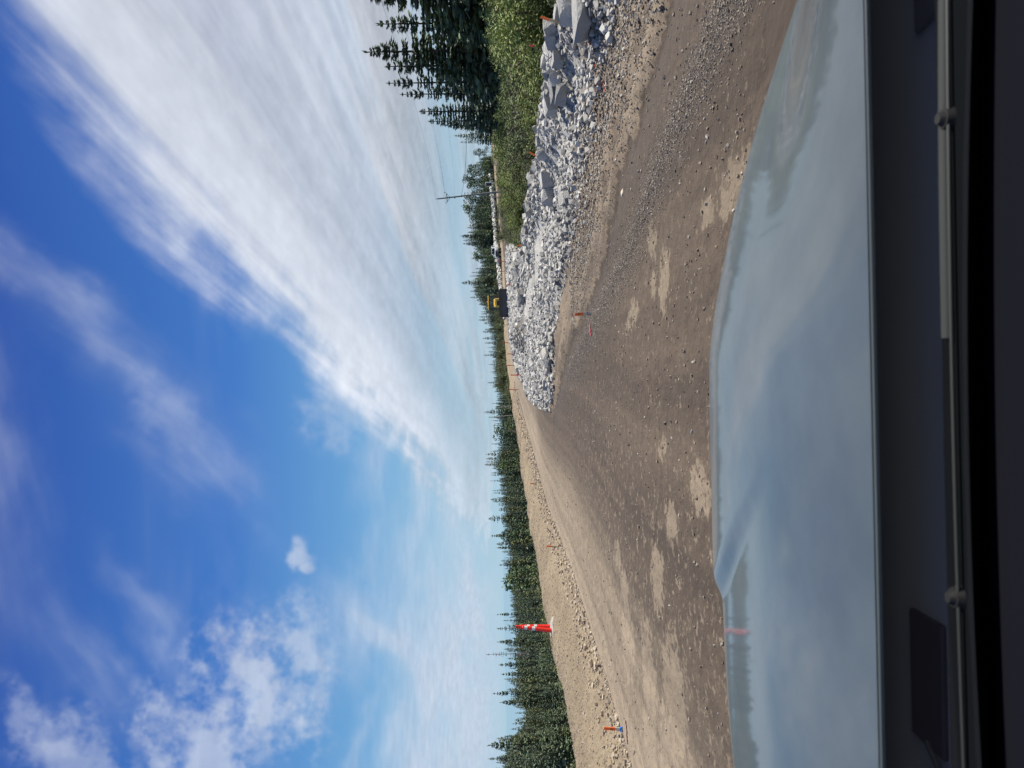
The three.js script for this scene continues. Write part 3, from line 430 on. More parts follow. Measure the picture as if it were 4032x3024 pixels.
// broadleaf trees by the power pole, willow shrubs, undergrowth
function bushGeo(seed, n, tone, leaf, w = 1, up = .75) {
  const r = mulberry(seed), L = new Leaves();
  for (let b = 0; b < 30; b++) {
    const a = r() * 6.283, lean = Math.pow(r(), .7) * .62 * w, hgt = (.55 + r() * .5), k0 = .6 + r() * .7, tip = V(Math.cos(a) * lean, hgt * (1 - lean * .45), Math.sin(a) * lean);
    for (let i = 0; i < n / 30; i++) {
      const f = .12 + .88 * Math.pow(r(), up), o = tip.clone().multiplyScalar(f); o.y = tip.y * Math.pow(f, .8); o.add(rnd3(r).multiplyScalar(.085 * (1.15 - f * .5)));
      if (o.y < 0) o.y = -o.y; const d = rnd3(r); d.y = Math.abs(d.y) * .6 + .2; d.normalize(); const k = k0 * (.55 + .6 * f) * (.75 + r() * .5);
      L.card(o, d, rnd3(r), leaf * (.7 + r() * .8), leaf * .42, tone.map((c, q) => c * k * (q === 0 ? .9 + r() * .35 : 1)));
    }
  }
  return L.geo();
}
const stemGeo = (() => { const r = mulberry(5), gs = []; for (let i = 0; i < 9; i++) { const a = i / 9 * 6.28 + r(), l = .12 + r() * .3; gs.push(tube([V(Math.cos(a) * .02, 0, Math.sin(a) * .02), V(Math.cos(a) * l * .5, .35, Math.sin(a) * l * .5), V(Math.cos(a) * l, .75, Math.sin(a) * l)], .008, 4, 4)); } return flat(gs); })();
function bushProto(name, label, cat, crown) { const o = new THREE.Group(); o.name = name; tag(o, label, cat); const s = new THREE.Mesh(stemGeo, barkMat); s.name = 'stems'; const c = new THREE.Mesh(crown, leafMat); c.name = 'leaves'; o.add(s, c); return shade(o); }
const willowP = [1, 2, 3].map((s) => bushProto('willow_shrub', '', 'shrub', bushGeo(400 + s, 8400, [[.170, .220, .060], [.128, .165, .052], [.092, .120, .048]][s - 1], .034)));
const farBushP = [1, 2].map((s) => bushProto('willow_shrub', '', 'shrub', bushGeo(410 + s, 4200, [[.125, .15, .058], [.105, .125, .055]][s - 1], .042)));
{
  const r = mulberry(71);
  // tops of the willows as seen over the rock row
  const TOPS = [[-60, 1905], [60, 1920], [130, 1925], [200, 1935], [280, 1950], [330, 1945], [400, 1940], [470, 1930], [560, 1940], [660, 1950], [800, 1960], [900, 1985], [950, 2010], [990, 2050]];
  for (let py = -60; py < 985; py += 15 + r() * 10) {
    const rank = r(), D0 = pl([[-60, 16], [200, 20], [500, 28], [800, 40], [985, 52]], py), D = D0 * (1 + rank * 1.1), tip = at(pl(TOPS, py) + 25 * (1 - rank) + (r() - .5) * 30, py, D), y0 = H(tip.x, D) - .1, h = Math.max(.8, tip.y - y0);
    if (tip.x < pl(RIGHT_EDGE, D) + 1.3) { tip.x = pl(RIGHT_EDGE, D) + 1.3 + r() * .6; }
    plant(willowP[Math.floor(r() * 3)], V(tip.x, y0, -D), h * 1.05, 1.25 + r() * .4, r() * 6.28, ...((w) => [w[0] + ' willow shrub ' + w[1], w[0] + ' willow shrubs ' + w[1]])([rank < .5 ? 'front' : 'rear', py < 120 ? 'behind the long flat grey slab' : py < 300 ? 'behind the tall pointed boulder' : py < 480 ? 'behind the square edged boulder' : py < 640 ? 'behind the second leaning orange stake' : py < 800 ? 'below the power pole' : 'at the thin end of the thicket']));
  }
  for (let i = 0; i < 34; i++) { const D = 12 + r() * 48, x = pl(RIGHT_EDGE, D) + 1.6 + r() * (2.5 + D * .12); plant(willowP[Math.floor(r() * 3)], V(x, H(x, D) - .1, -D), 1.3 + r() * .7, 1.3 + r() * .4, r() * 6.28, ...((w) => ['green willow shrub inside the thicket ' + w, 'willow shrubs inside the thicket ' + w])(D < 22 ? 'before the tall spruce clump' : D < 36 ? 'before the last spruce of the clump' : 'towards the power pole')); }
  for (let i = 0; i < 44; i++) { const D = 58 + r() * 86, x = pl(RIGHT_EDGE, D) + 1.2 + r() * (3 + D * .09); plant(farBushP[i % 2], V(x, H(x, D) - .1, -D), 1.5 + r() * 1.0, 1.2 + r() * .4, r() * 6.28, ...((w) => ['green brush in the low ground ' + w, 'brush in the low ground ' + w])(D < 85 ? 'at the end of the willow thicket' : D < 115 ? 'under the power pole' : 'along the far road by the pickup')); }
  const brushName = (D, i) => { const w = D < 17 ? 'by the blue ribboned stake' : D < 22 ? 'beside the red traffic cones' : D < 30 ? 'just past the red traffic cones' : D < 45 ? 'by the small orange stub' : D < 70 ? 'where the berm narrows' : 'at the far end of the berm', t = i % 2 ? 'greyish' : 'light green'; return [t + ' brush behind the crest of the berm ' + w, t + ' brush ' + w]; };
  // brush behind the berm
  for (let i = 0; i < 95; i++) { const D = 13 + Math.pow(r(), 1.4) * 100, b = pl(CREST, D) + 3.5 + r() * (3 + D * .12), x = pl(TOE, D) - b, y0 = H(x, D) - .1; plant(farBushP[i % 2], V(x, y0, -D), 1.7 + r() * 1.2, 1.1 + r() * .5, r() * 6.28, ...brushName(D, i)); }
  // brush at the far road's edge
  for (let i = 0; i < 40; i++) { const py = 1000 + r() * 520, D = pl(forestDist, py) * .93, p = at(1968, py, D); plant(farBushP[i % 2], V(p.x, H(p.x, D) - .1, -D), 2 + r() * 1.5, 1.2, r() * 6.28, ...((w) => ['low green brush along the forest edge ' + w, 'low brush ' + w])(py < 1150 ? 'between pickup and bulldozer' : py < 1320 ? 'behind the bulldozer' : 'behind the row of red stakes')); }
}
function leafyGeo(seed, tone) { const r = mulberry(seed), L = new Leaves(); for (let b = 0; b < 34; b++) { const t = .25 + .75 * r(), a = r() * 6.28, R = .26 * Math.sin(Math.min(1, (1.12 - t) * 1.5) * 1.57) * (.4 + .6 * r()), c = V(Math.cos(a) * R, t, Math.sin(a) * R), k0 = .6 + r() * .7; for (let i = 0; i < 34; i++) { const o = c.clone().add(rnd3(r).multiplyScalar(.075)); L.card(o, rnd3(r), rnd3(r), .05, .03, tone.map((q) => q * k0 * (.75 + r() * .5))); } } return L.geo(); }
const leafyP = [treeProto('poplar_tree', '', 'poplar tree', leafyGeo(511, [.085, .13, .045]), paleBark), treeProto('poplar_tree', '', 'poplar tree', leafyGeo(512, [.065, .105, .05]), paleBark)];
{
  const r = mulberry(73);
  [[1842, 668], [1826, 702], [1842, 728], [1830, 778], [1828, 820], [1850, 858], [1868, 1008], [1866, 600]].forEach(([px, py], i) => treeAt(leafyP[i % 2], px, py, 165 + r() * 30, .9, py < 760 && py > 620 ? 'light green leafy poplar among the trees past the power pole' : 'mid green leafy poplar in the forest edge behind the power pole', py < 760 && py > 620 ? 'poplars past the power pole' : 'poplars behind the power pole', r));
  [[1985, 2280], [1975, 2105], [1958, 1838], [1940, 1700]].forEach(([px, py], i) => treeAt(leafyP[i % 2], px + 8, py, pl(forestDist, py) * .95, 1.3, 'light green leafy poplar mixed into the spruces beyond the berm', 'poplars mixed into the spruces', r));
}
{ // ground cover
  const g = bushGeo(430, 420, WILLOW_D, .11, 1.6), r = mulberry(77), list = [];
  for (let i = 0; i < 1500; i++) { const D = 10 + Math.pow(r(), 1.4) * 90, x = pl(RIGHT_EDGE, D) + .35 + Math.pow(r(), 1.3) * (4 + D * .35); list.push([x, D, .35 + r() * .55]); }
  for (let i = 0; i < 2600; i++) { const D = 10 + Math.pow(r(), 1.3) * 135, x = pl(TOE, D) - pl(CREST, D) - 2.4 - Math.pow(r(), 1.2) * (4 + D * .3); list.push([x, D, .4 + r() * .8]); }
  for (let i = 0; i < 500; i++) { const py = 600 + r() * 950, D = pl(forestDist, py) * (.85 + r() * .3), p = at(1960, py, D); if (p.x > pl(TOE, D) - 2.5 && p.x < pl(RIGHT_EDGE, D) + 2) continue; list.push([p.x, D, .8 + r() * .8]); }
  const im = new THREE.InstancedMesh(g, leafMat, list.length); im.name = 'undergrowth'; im.userData = { kind: 'stuff', label: 'low green undergrowth under the shrubs and along the forest' }; im.castShadow = im.receiveShadow = true;
  const q = new THREE.Quaternion(), up = V(0, 1, 0); list.forEach((p, i) => im.setMatrixAt(i, M4.compose(V(p[0], H(p[0], p[1]) - .08, -p[1]), q.setFromAxisAngle(up, r() * 6.28), V(p[2] * 1.3, p[2], p[2] * 1.3)))); scene.add(im);
}
// ------------------------------------------------------------------ stakes, flags, paint
const wood = std([.50, .38, .23], .85), woodPale = std([.60, .54, .42], .85), orange = std([.98, .19, .035], .6), redPaint = std([.80, .06, .035], .6), ribbon = std([.85, .05, .07], .6), blueTape = std([.01, .20, .75], .5), navy = std([.03, .03, .16], .6), black = std([.015, .015, .015], .6);
// a flat survey stake whose top and foot are seen at two pixels; k = share of its length that is painted
function stake(name, label, pt, pb, D, w, k, m1, m2, group, more) {
  const a = at(pt[0], pt[1], D), b = at(pb[0], pb[1], D); const d = a.clone().sub(b), len = d.length(), sink = .18;
  const o = thing(name, label, 'survey stake', [b.x, b.y, b.z], 0, group); o.quaternion.setFromUnitVectors(V(0, 1, 0), d.normalize());
  mesh('painted_top', box(w * 1.04, len * k, w * .36, 0, len * (1 - k / 2), 0, 0, 0, 0, .002), m1, o);
  mesh('shaft', box(w, len * (1 - k) + sink, w * .34, 0, len * (1 - k) / 2 - sink / 2, 0, 0, 0, 0, .002), m2, o);
  if (more) more(o, len, w); return o;
}
stake('survey_stake', 'orange topped stake with black handwriting and blue ribbon at its foot', [2377, 2868], [2452, 2872], 11.85, .044, .60, orange, woodPale, null, (o, L, w) => {
  const z = w * .19; // the marks written down the orange face: S, I, L shaped strokes
  const ink = []; const s = (x, y, ww, hh) => ink.push(box(ww, hh, .0012, x, y, z, 0, 0, 0, .0003)); const t = .0035;
  // characters read with the head towards the stake's side
  const y0 = L * .57; [0, .011, .022].forEach((dx) => s(-.010 + dx, y0 + .012, t, .020)); s(.001, y0 + .022, .024, t); s(-.005, y0 + .003, .012, t);
  s(.000, y0 - .006, .026, t); s(.000, y0 - .018, .026, t); s(-.011, y0 - .023, t, .010);
  mesh('handwriting', flat(ink), black, o);
  mesh('blue_ribbon', flat([box(w * 1.5, .022, w * .75, 0, .035, 0, 0, 0, .15, .004), box(w * .5, .05, .006, w * .7, .018, .012, .4, .3, .5, .002), box(w * .45, .045, .006, -w * .55, .012, .014, .3, -.3, -.5, .002)]), blueTape, o);
});
stake('survey_stake', 'orange and bare wood stake with dark ties standing on the dirt below the rocks', [2263, 1239], [2332, 1232], 14.75, .052, .48, orange, woodPale, null, (o, L, w) => { mesh('dark_tie', box(w * 1.3, .008, w * .6, 0, L * .76, 0, 0, 0, .1, .002), black, o); mesh('blue_ribbon', flat([box(w * 1.3, .010, w * .6, 0, L * .28, 0, 0, 0, -.1, .002), box(.012, L * .22, .006, -w * .66, L * .15, .006, 0, 0, -.12, .002)]), navy, o); });
stake('survey_stake', 'leaning orange topped stake behind the long flat grey slab', [2129, 67], [2222, 96], 12.6, .040, .36, orange, wood);
stake('survey_stake', 'short leaning orange stake beside the big many sided boulder', [2083, 598], [2136, 628], 19.8, .036, .5, orange, wood);
stake('survey_stake', 'orange tipped stake at the end of the willow thicket', [2038, 966], [2086, 969], 33, .040, .45, orange, wood);
const farStake = (label, pt, pb, D, w, m1 = redPaint, k = .8, m2 = wood, group) => stake('marker_stake', label, pt, pb, D, w, k, m1, m2, group);
farStake('red stake at the far road edge beyond the end of the willows', [1945, 925], [1964, 925], 150, .09);
farStake('red stake beside the white pickup, thin and farther of two', [1950, 1019], [1972, 1022], 140, .09);
farStake('bold red stake beside the white pickup, nearer of two', [1964, 1029], [1989, 1029], 112, .10);
farStake('red stake standing alone on the road edge between pickup and bulldozer', [1960, 1068], [1981, 1069], 125, .08);
farStake('whitish stub at the road edge between pickup and bulldozer', [1983, 1095], [1998, 1096], 110, .07, woodPale);
farStake('short orange and wood stake in the rocks in front of the blade', [2021, 1247], [2043, 1247], 84, .10, orange, .5);
farStake('bare whitish stake leaning by the end of the bulldozer blade', [1979, 1281], [2000, 1278], 92, .08, woodPale);
farStake('red stake past the bare whitish one, highest of the road side row', [1981, 1349], [2004, 1350], 92, .08);
farStake('red stake between the road and the dark gravel mound', [2000, 1393], [2025, 1395], 66, .065);
farStake('red stake of the road side row with pale tip, middle of the five', [1992, 1439], [2018, 1439], 72, .065);
farStake('tallest red stake, at the edge of the rock fill before the gravel road', [2010, 1477], [2055, 1476], 53, .065, redPaint, .95);
farStake('red stake nearest the tip of the rock fill across the gravel road', [2003, 1533], [2034, 1534], 66, .065);
farStake('tiny orange stub on the berm where the road starts to curve', [2088, 1903], [2107, 1904], 39, .05, orange, .6);
farStake('small orange stub at the berm toe farther along from the red cones', [2152, 2150], [2176, 2152], 24.5, .045, orange, .8);
function rod(label, pt, pb, D, r, bits) {
  const a = at(pt[0], pt[1], D), b = at(pb[0], pb[1], D), d = a.clone().sub(b), len = d.length(); b.y -= .05;
  const o = thing('marker_rod', label, 'marker rod', [b.x, b.y, b.z]); o.quaternion.setFromUnitVectors(V(0, 1, 0), d.normalize());
  mesh('rod', cyl(r * .8, r, len + .1, 0, len / 2, 0), std([.20, .17, .13], .8), o);
  for (const [f, l] of bits) mesh('ribbon', flat([box(r * 4, l, r * 3, 0, len * f, 0, 0, 0, 0, r), box(r * 3, l * 1.3, .004, r * 4, len * f - l * .5, 0, 0, 0, .5, .001)]), ribbon, o);
}
rod('thin dark marker rod with two bits of red ribbon leaning over the boulders', [2076, 178], [2202, 262], 13.6, .006, [[.97, .05], [.42, .035]]);
rod('thin pale rod with one red ribbon in front of the willows', [2012, 925], [2072, 935], 36, .018, [[.34, .12]]);
rod('short bare rod slanting at the edge of the willows', [2003, 993], [2037, 987], 44, .025, []);
rod('thin rod with faint red ribbon on the rock field near the blade', [1998, 1121], [2036, 1130], 62, .02, [[.9, .15]]);

// spray paint on the ground, a thin skin that follows it
function paint(label, x, D, w, l, turn, mat, seed, group) {
  const r = mulberry(seed), pos = [], idx = [], nu = 14, nv = 6, c = Math.cos(turn), s = Math.sin(turn);
  for (let i = 0; i <= nu; i++) for (let j = 0; j <= nv; j++) { const u = i / nu - .5, v = (j / nv - .5) * Math.sqrt(Math.max(.02, 1 - Math.pow(2 * u, 4))) * (.75 + r() * .5), px = u * l, pv = v * w, X = x + px * c - pv * s, Z = D + px * s + pv * c; pos.push(X, H(X, Z) + .014 + r() * .004, -Z); }
  for (let i = 0; i < nu; i++) for (let j = 0; j < nv; j++) { if (r() < .18) continue; const a = i * (nv + 1) + j; idx.push(a, a + nv + 1, a + 1, a + 1, a + nv + 1, a + nv + 2); }
  const g = new THREE.BufferGeometry(); g.setAttribute('position', new THREE.Float32BufferAttribute(pos, 3)); g.setIndex(idx); g.computeVertexNormals();
  const o = new THREE.Mesh(g, mat); o.name = numbered('paint_mark'); o.receiveShadow = true; tag(o, label, 'paint mark', group); scene.add(o);
}
const pOrange = std([.85, .10, .04], .8), pPink = std([.52, .06, .09], .85), pFaint = std([.27, .175, .14], .95);
{ const g = (px, py, y = .12) => { const v = at(px, py, 10).sub(camera.position), t = (y - EYE) / v.y; return [v.x * t, -v.z * t]; };
  let p = g(2367, 153); paint('bright orange spray paint mark on gravel below the long flat slab', p[0], p[1], .17, .14, .1, pOrange, 1);
  p = g(2363, 262); paint('orange spray paint mark touching the white angular stone', p[0], p[1], .12, .10, .1, pOrange, 2);
  p = g(2367, 336); paint('orange spray paint streak farthest from the long flat slab', p[0], p[1], .09, .17, .1, pOrange, 3);
  p = g(2330, 1295, .01); paint('pink paint line on the dirt beside the ribbon tied stake', p[0], p[1], .10, .26, .05, pPink, 4);
  p = g(2462, 2880, .03); paint('faint pinkish paint at the foot of the blue ribboned stake', p[0], p[1], .20, .34, .3, pFaint, 5);
}

// ------------------------------------------------------------------ the two red traffic cones on the berm
const coneRed = std([.86, .035, .02], .45), bandWhite = std([.80, .80, .78], .4), rubber = std([.30, .29, .27], .85);
function channelizer(label, foot, top, D, r0, r1, baseTilt) {
  const b = at(foot[0], foot[1], D), a = at(top[0], top[1], D), d = a.clone().sub(b), L = d.length(), o = thing('traffic_cone', label, 'traffic cone', [b.x, b.y, b.z]);
  o.quaternion.setFromUnitVectors(V(0, 1, 0), d.normalize());
  const R = (t) => lerp(r0, r1, t), lathe = (list) => new THREE.LatheGeometry(list.map(([r, y]) => new THREE.Vector2(r, y * L)), 28);
  mesh('body', lathe([[R(0) * 1.05, 0], [R(0), .012], [R(.465), .465], [R(.47) * .97, .468], [R(.56) * .97, .56], [R(.57), .565], [R(.68), .68], [R(.69) * .97, .683], [R(.775) * .97, .775], [R(.78), .78], [R(.79) * 1.12, .785], [R(.81) * 1.14, .80], [R(.83) * 1.0, .825], [R(.83) * .72, .832], [.001, .834]]), coneRed, o);
  mesh('white_band', lathe([[R(.47) * 1.01, .472], [R(.56) * 1.01, .558]]), bandWhite, o);
  mesh('white_band', lathe([[R(.69) * 1.01, .686], [R(.775) * 1.01, .773]]), bandWhite, o);
  mesh('handle', flat([box(r1 * 1.1, L * .03, r1 * 1.2, 0, L * .985, 0), box(r1 * .42, L * .16, r1 * 1.1, r1 * .62, L * .905, 0), box(r1 * .42, L * .16, r1 * 1.1, -r1 * .62, L * .905, 0), box(r1 * 1.6, L * .03, r1 * 1.3, 0, L * .94, 0)]), coneRed, o);
  const shape = new THREE.Shape(); const n = 8; for (let i = 0; i <= n; i++) { const q = i / n * 6.2832 + .39; i ? shape.lineTo(Math.cos(q) * .22, Math.sin(q) * .22) : shape.moveTo(Math.cos(q) * .22, Math.sin(q) * .22); }
  const g = new THREE.ExtrudeGeometry(shape, { depth: .045, bevelEnabled: true, bevelSize: .008, bevelThickness: .008, bevelSegments: 2 }); g.rotateX(-Math.PI / 2); g.translate(baseTilt[2], -.035, 0); g.rotateZ(baseTilt[0]); g.rotateX(baseTilt[1]);
  mesh('rubber_base', g, rubber, o); return o;
}
channelizer('red traffic cone with white bands leaning over, front one of the pair on the berm', [2174, 2483], [2031, 2467], 22.7, .064, .048, [.1, .15, .02]);
channelizer('red traffic cone standing upright close behind the leaning cone on the berm', [2176, 2467], [2044, 2466], 22.95, .060, .048, [-.30, .30, .13]);

// ------------------------------------------------------------------ power pole, wires, board
{
  const D = 140, foot = at(1951, 753, D), tip = at(1722, 783, D), y0 = H(foot.x, D) - .3, o = thing('power_pole', 'tall leaning wooden power pole with cross arm above the willow thicket', 'power pole', [foot.x, y0, foot.z]);
  const d = tip.clone().sub(V(foot.x, y0, foot.z)), L = d.length(), greyWood = std([.24, .235, .22], .9), dark = std([.05, .055, .06], .7); o.quaternion.setFromUnitVectors(V(0, 1, 0), d.normalize());
  mesh('pole', cyl(.12, .19, L, 0, L / 2, 0), greyWood, o);
  const ya = L - 1.75 * 1.0;
  mesh('cross_arm', box(2.15, .14, .12, 0, ya, .14, 0, .55, 0), std([.11, .11, .115], .9), o);
  for (const s of [-1, 1]) { mesh('brace', tube([V(s * .75, ya, .1), V(0, ya - .62, .1)], .035, 4), dark, o); mesh('insulator', flat([cyl(.03, .03, .22, s * .95, ya + .16, .14), cyl(.075, .06, .14, s * .95, ya + .28, .14)]), dark, o); }
  mesh('insulator', flat([cyl(.03, .03, .2, .0, L + .08, 0), cyl(.08, .06, .15, 0, L + .22, 0)]), dark, o);
  mesh('cable_clamp', flat([box(.3, .12, .3, 0, L - 4.4, 0), box(.22, .2, .12, -.18, L - 3.2, .1)]), dark, o);
  const wireMat = std([.045, .05, .06], .7), world = (x, y, z) => V(x, y, z).applyQuaternion(o.quaternion).add(o.position);
  const far2 = V(6.0, 0, 84);                        // from this pole to the next one, which stands nearer and out of the picture
  function wire(label, p, endDy, sag, r) { const q = p.clone().add(V(far2.x, endDy, far2.z)), mid = p.clone().lerp(q, .5); const pts = []; for (let i = 0; i <= 16; i++) { const t = i / 16, v = p.clone().lerp(q, t); v.y -= sag * 4 * t * (1 - t); pts.push(v); } const w = new THREE.Mesh(tube(pts, r, 40, 5), wireMat); w.name = numbered('power_line'); w.castShadow = true; tag(w, label, 'power line'); scene.add(w); }
  wire('topmost thin wire running from the tip of the power pole', world(0, L + .25, 0), 1.4, 1.2, .009);
  wire('thin wire from the far end of the cross arm', world(.95, ya + .3, .14), 1.4, 1.2, .009);
  wire('thin wire from the near end of the cross arm', world(-.95, ya + .3, .14), 1.4, 1.2, .009);
  wire('faint wire fixed below the cross arm of the power pole', world(0, L - 3.2, .1), 1.2, 1.4, .007);
  wire('thick drooping cable hung at mid height of the power pole', world(0, L - 4.4, .1), .6, 2.6, .03);
  const b = at(1936, 727, 138), s = thing('notice_board', 'dark brown board in a white frame beside the power pole', 'board', [b.x, b.y, b.z], .35);
  mesh('panel', box(.62, 1.0, .08, 0, .52, 0), std([.055, .022, .018], .7), s);
  mesh('white_frame', flat([box(.20, 1.16, .2, .42, .54, 0), box(.05, 1.08, .1, -.34, .52, 0), box(.74, .05, .1, 0, 1.06, 0)]), std([.75, .74, .70], .7), s);
  mesh('post', box(.12, 1.6, .12, .42, -.75, 0), std([.7, .68, .62], .8), s);
}
// row of pale rocks along the far side of the far road
scatter('riprap', 420, 57, (r) => { const py = 690 + r() * 560, px = pl([[690, 1929], [760, 1936], [860, 1946], [960, 1954], [1060, 1964], [1150, 1975], [1250, 1988]], py) + (r() - .5) * 7, D = pl([[690, 205], [860, 190], [960, 178], [1060, 165], [1250, 130]], py), p = at(px, py, D); return [p.x, p.y - .1, p.z, .55 + r() * .75, 1]; }, TINY, white, [[.55, .53, .48], [.48, .47, .44], [.40, .39, .37]], 'pale rocks along the far side of the far road');

// ------------------------------------------------------------------ bulldozer
{
  const yellow = std([.80, .50, .07], .5), yel2 = std([.55, .36, .08], .6), steel = std([.085, .09, .105], .55, { metalness: .6 }), edge = std([.36, .37, .40], .45, { metalness: .7 }), dark = std([.02, .02, .022], .7), frame = std([.035, .033, .03], .6), glass = new THREE.MeshPhysicalMaterial({ color: new THREE.Color(.75, .8, .78), roughness: .05, transmission: 1, thickness: 0, ior: 1.5 });
  const p = at(2021, 1196, 100), y = H(p.x, 100) , o = thing('bulldozer', 'yellow crawler bulldozer with broad dark blade working on the rock fill', 'bulldozer', [p.x + .18, y + .02, -100], -.13);
  // the machine faces +z, towards the road
  const prof = new THREE.Shape(); const N = 14; for (let i = 0; i <= N; i++) { const t = i / N, yy = t * 1.32, zz = .30 * Math.pow(2 * t - .85, 2); i ? prof.lineTo(zz, yy) : prof.moveTo(zz, yy); } for (let i = N; i >= 0; i--) { const t = i / N, yy = t * 1.32; prof.lineTo(.30 * Math.pow(2 * t - .85, 2) - .09, yy); }
  const bladeG = new THREE.ExtrudeGeometry(prof, { depth: 3.5, bevelEnabled: false }); bladeG.rotateY(-Math.PI / 2); bladeG.translate(1.75, 0, 2.35);
  // after the turn the profile's z runs along +z
  const bl = mesh('blade', bladeG, steel, o);
  mesh('cutting_edge', box(3.5, .17, .05, 0, .03, 2.60, -.25), edge, bl);
  for (const s of [-1, 1]) mesh('end_plate', box(.10, 1.15, .50, s * 1.74, .66, 2.48), s > 0 ? steel : steel, bl);
  mesh('blade_top_rib', box(3.4, .09, .1, 0, 1.34, 2.58), steel, bl);
  for (const s of [-1, 1]) {
    mesh('push_arm', box(.16, .24, 2.3, s * 1.22, .45, .9), yel2, o);
    const sh = new THREE.Shape(); const a = 1.25, r = .42; sh.absarc(a, 0, r, -Math.PI / 2, Math.PI / 2); sh.absarc(-a, 0, r, Math.PI / 2, Math.PI * 1.5); const hole = new THREE.Path(); hole.absarc(a, 0, r - .09, -Math.PI / 2, Math.PI / 2); hole.absarc(-a, 0, r - .09, Math.PI / 2, Math.PI * 1.5); sh.holes.push(hole);
    const tg = new THREE.ExtrudeGeometry(sh, { depth: .5, bevelEnabled: false }); tg.rotateY(-Math.PI / 2); tg.translate(s * .88 + .25, .43, 0);
    const tr = mesh('track', tg, dark, o); const shoes = []; for (let i = 0; i < 14; i++) for (const q of [-1, 1]) shoes.push(box(.52, .05, .06, s * .88, .43 + q * .44, -1.2 + i * .185, 0, 0, 0, .008)); mesh('shoes', flat(shoes), frame, tr); mesh('track_frame', box(.3, .36, 2.4, s * .88, .43, 0), yel2, tr); const wh = []; for (const z of [-1.25, 1.25]) wh.push(cyl(.31, .31, .36, s * .88, .43, z, 0, 0, Math.PI / 2, 20)); mesh('wheel', flat(wh), yel2, tr);
    const sl = [V(s * .34, 1.55, 1.5), V(s * .52, .75, 2.35)]; mesh('lift_cylinder', tube(sl, .06, 4, 8), s > 0 ? edge : yellow, o);
  }
  const hood = mesh('engine_hood', flat([box(1.12, .92, 1.5, 0, 1.46, 1.05, 0, 0, 0, .06), box(.95, .12, 1.3, 0, 1.96, 1.0, .05, 0, 0, .03)]), yellow, o);
  const gr = []; for (let i = 0; i < 6; i++) gr.push(box(.56, .03, .03, 0, 1.16 + i * .09, 1.82)); mesh('grille', flat([box(.60, .52, .02, 0, 1.38, 1.805), ...gr]), frame, hood);
  mesh('headlight', box(.14, .10, .05, -.34, 1.80, 1.82), bandWhite, hood); mesh('headlight', box(.14, .10, .05, .34, 1.80, 1.82), bandWhite, hood);
  for (const s of [-1, 1]) mesh('fender', box(.55, .12, 1.5, s * .86, 1.02, -.35), yellow, o);
  mesh('exhaust_pipe', flat([cyl(.05, .05, .75, -.28, 2.15, .8), cyl(.085, .085, .45, -.28, 2.2, .8)]), frame, o); mesh('air_intake', flat([cyl(.05, .05, .5, .26, 2.05, .85), cyl(.11, .09, .16, .26, 2.35, .85)]), frame, o);
  const posts = []; for (const x of [-.82, .82]) for (const z of [.2, -1.15]) posts.push(box(.09, 1.62, .09, x, 1.92, z, 0, 0, x > 0 ? .05 : -.05)); posts.push(box(1.72, .10, .09, 0, 1.16, .2), box(.08, 1.5, .08, -.30, 1.9, .22), box(.07, 1.5, .07, .34, 1.9, .22), box(1.7, .09, .09, 0, 2.66, .2));
  const cab = mesh('cab_frame', flat(posts), frame, o);
  mesh('cab_roof', box(1.78, .13, 1.62, 0, 2.75, -.48, 0, 0, 0, .05), yellow, cab); mesh('beacon', cyl(.06, .07, .1, .15, 2.9, -.2), orange, cab);
  mesh('window', box(1.5, 1.35, .015, 0, 1.95, .2, 0, 0, 0, .004), glass, cab); for (const s of [-1, 1]) mesh('window', box(.015, 1.35, 1.2, s * .8, 1.95, -.5, 0, 0, 0, .004), glass, cab);
  mesh('seat', flat([box(.52, .16, .5, 0, 1.35, -.55), box(.5, .62, .14, 0, 1.72, -.8), box(.3, .18, .12, 0, 2.12, -.82)]), dark, cab); mesh('rear_wall', flat([box(1.5, 1.0, .06, 0, 1.55, -1.12), box(1.5, .2, .06, 0, 2.62, -1.12), box(.3, .5, .06, .6, 2.28, -1.12), box(.3, .5, .06, -.6, 2.28, -1.12)]), frame, cab);
  for (const s of [-1, 1]) mesh('handrail', tube([V(s * .98, 1.1, .3), V(s * 1.0, 1.9, .3), V(s * .9, 2.55, .25)], .02, 8), frame, o);
  mesh('fuel_tank', box(1.4, .7, .45, 0, 1.3, -1.45), yellow, o); shade(o);
  // the ridge of spoil in front of the blade
}
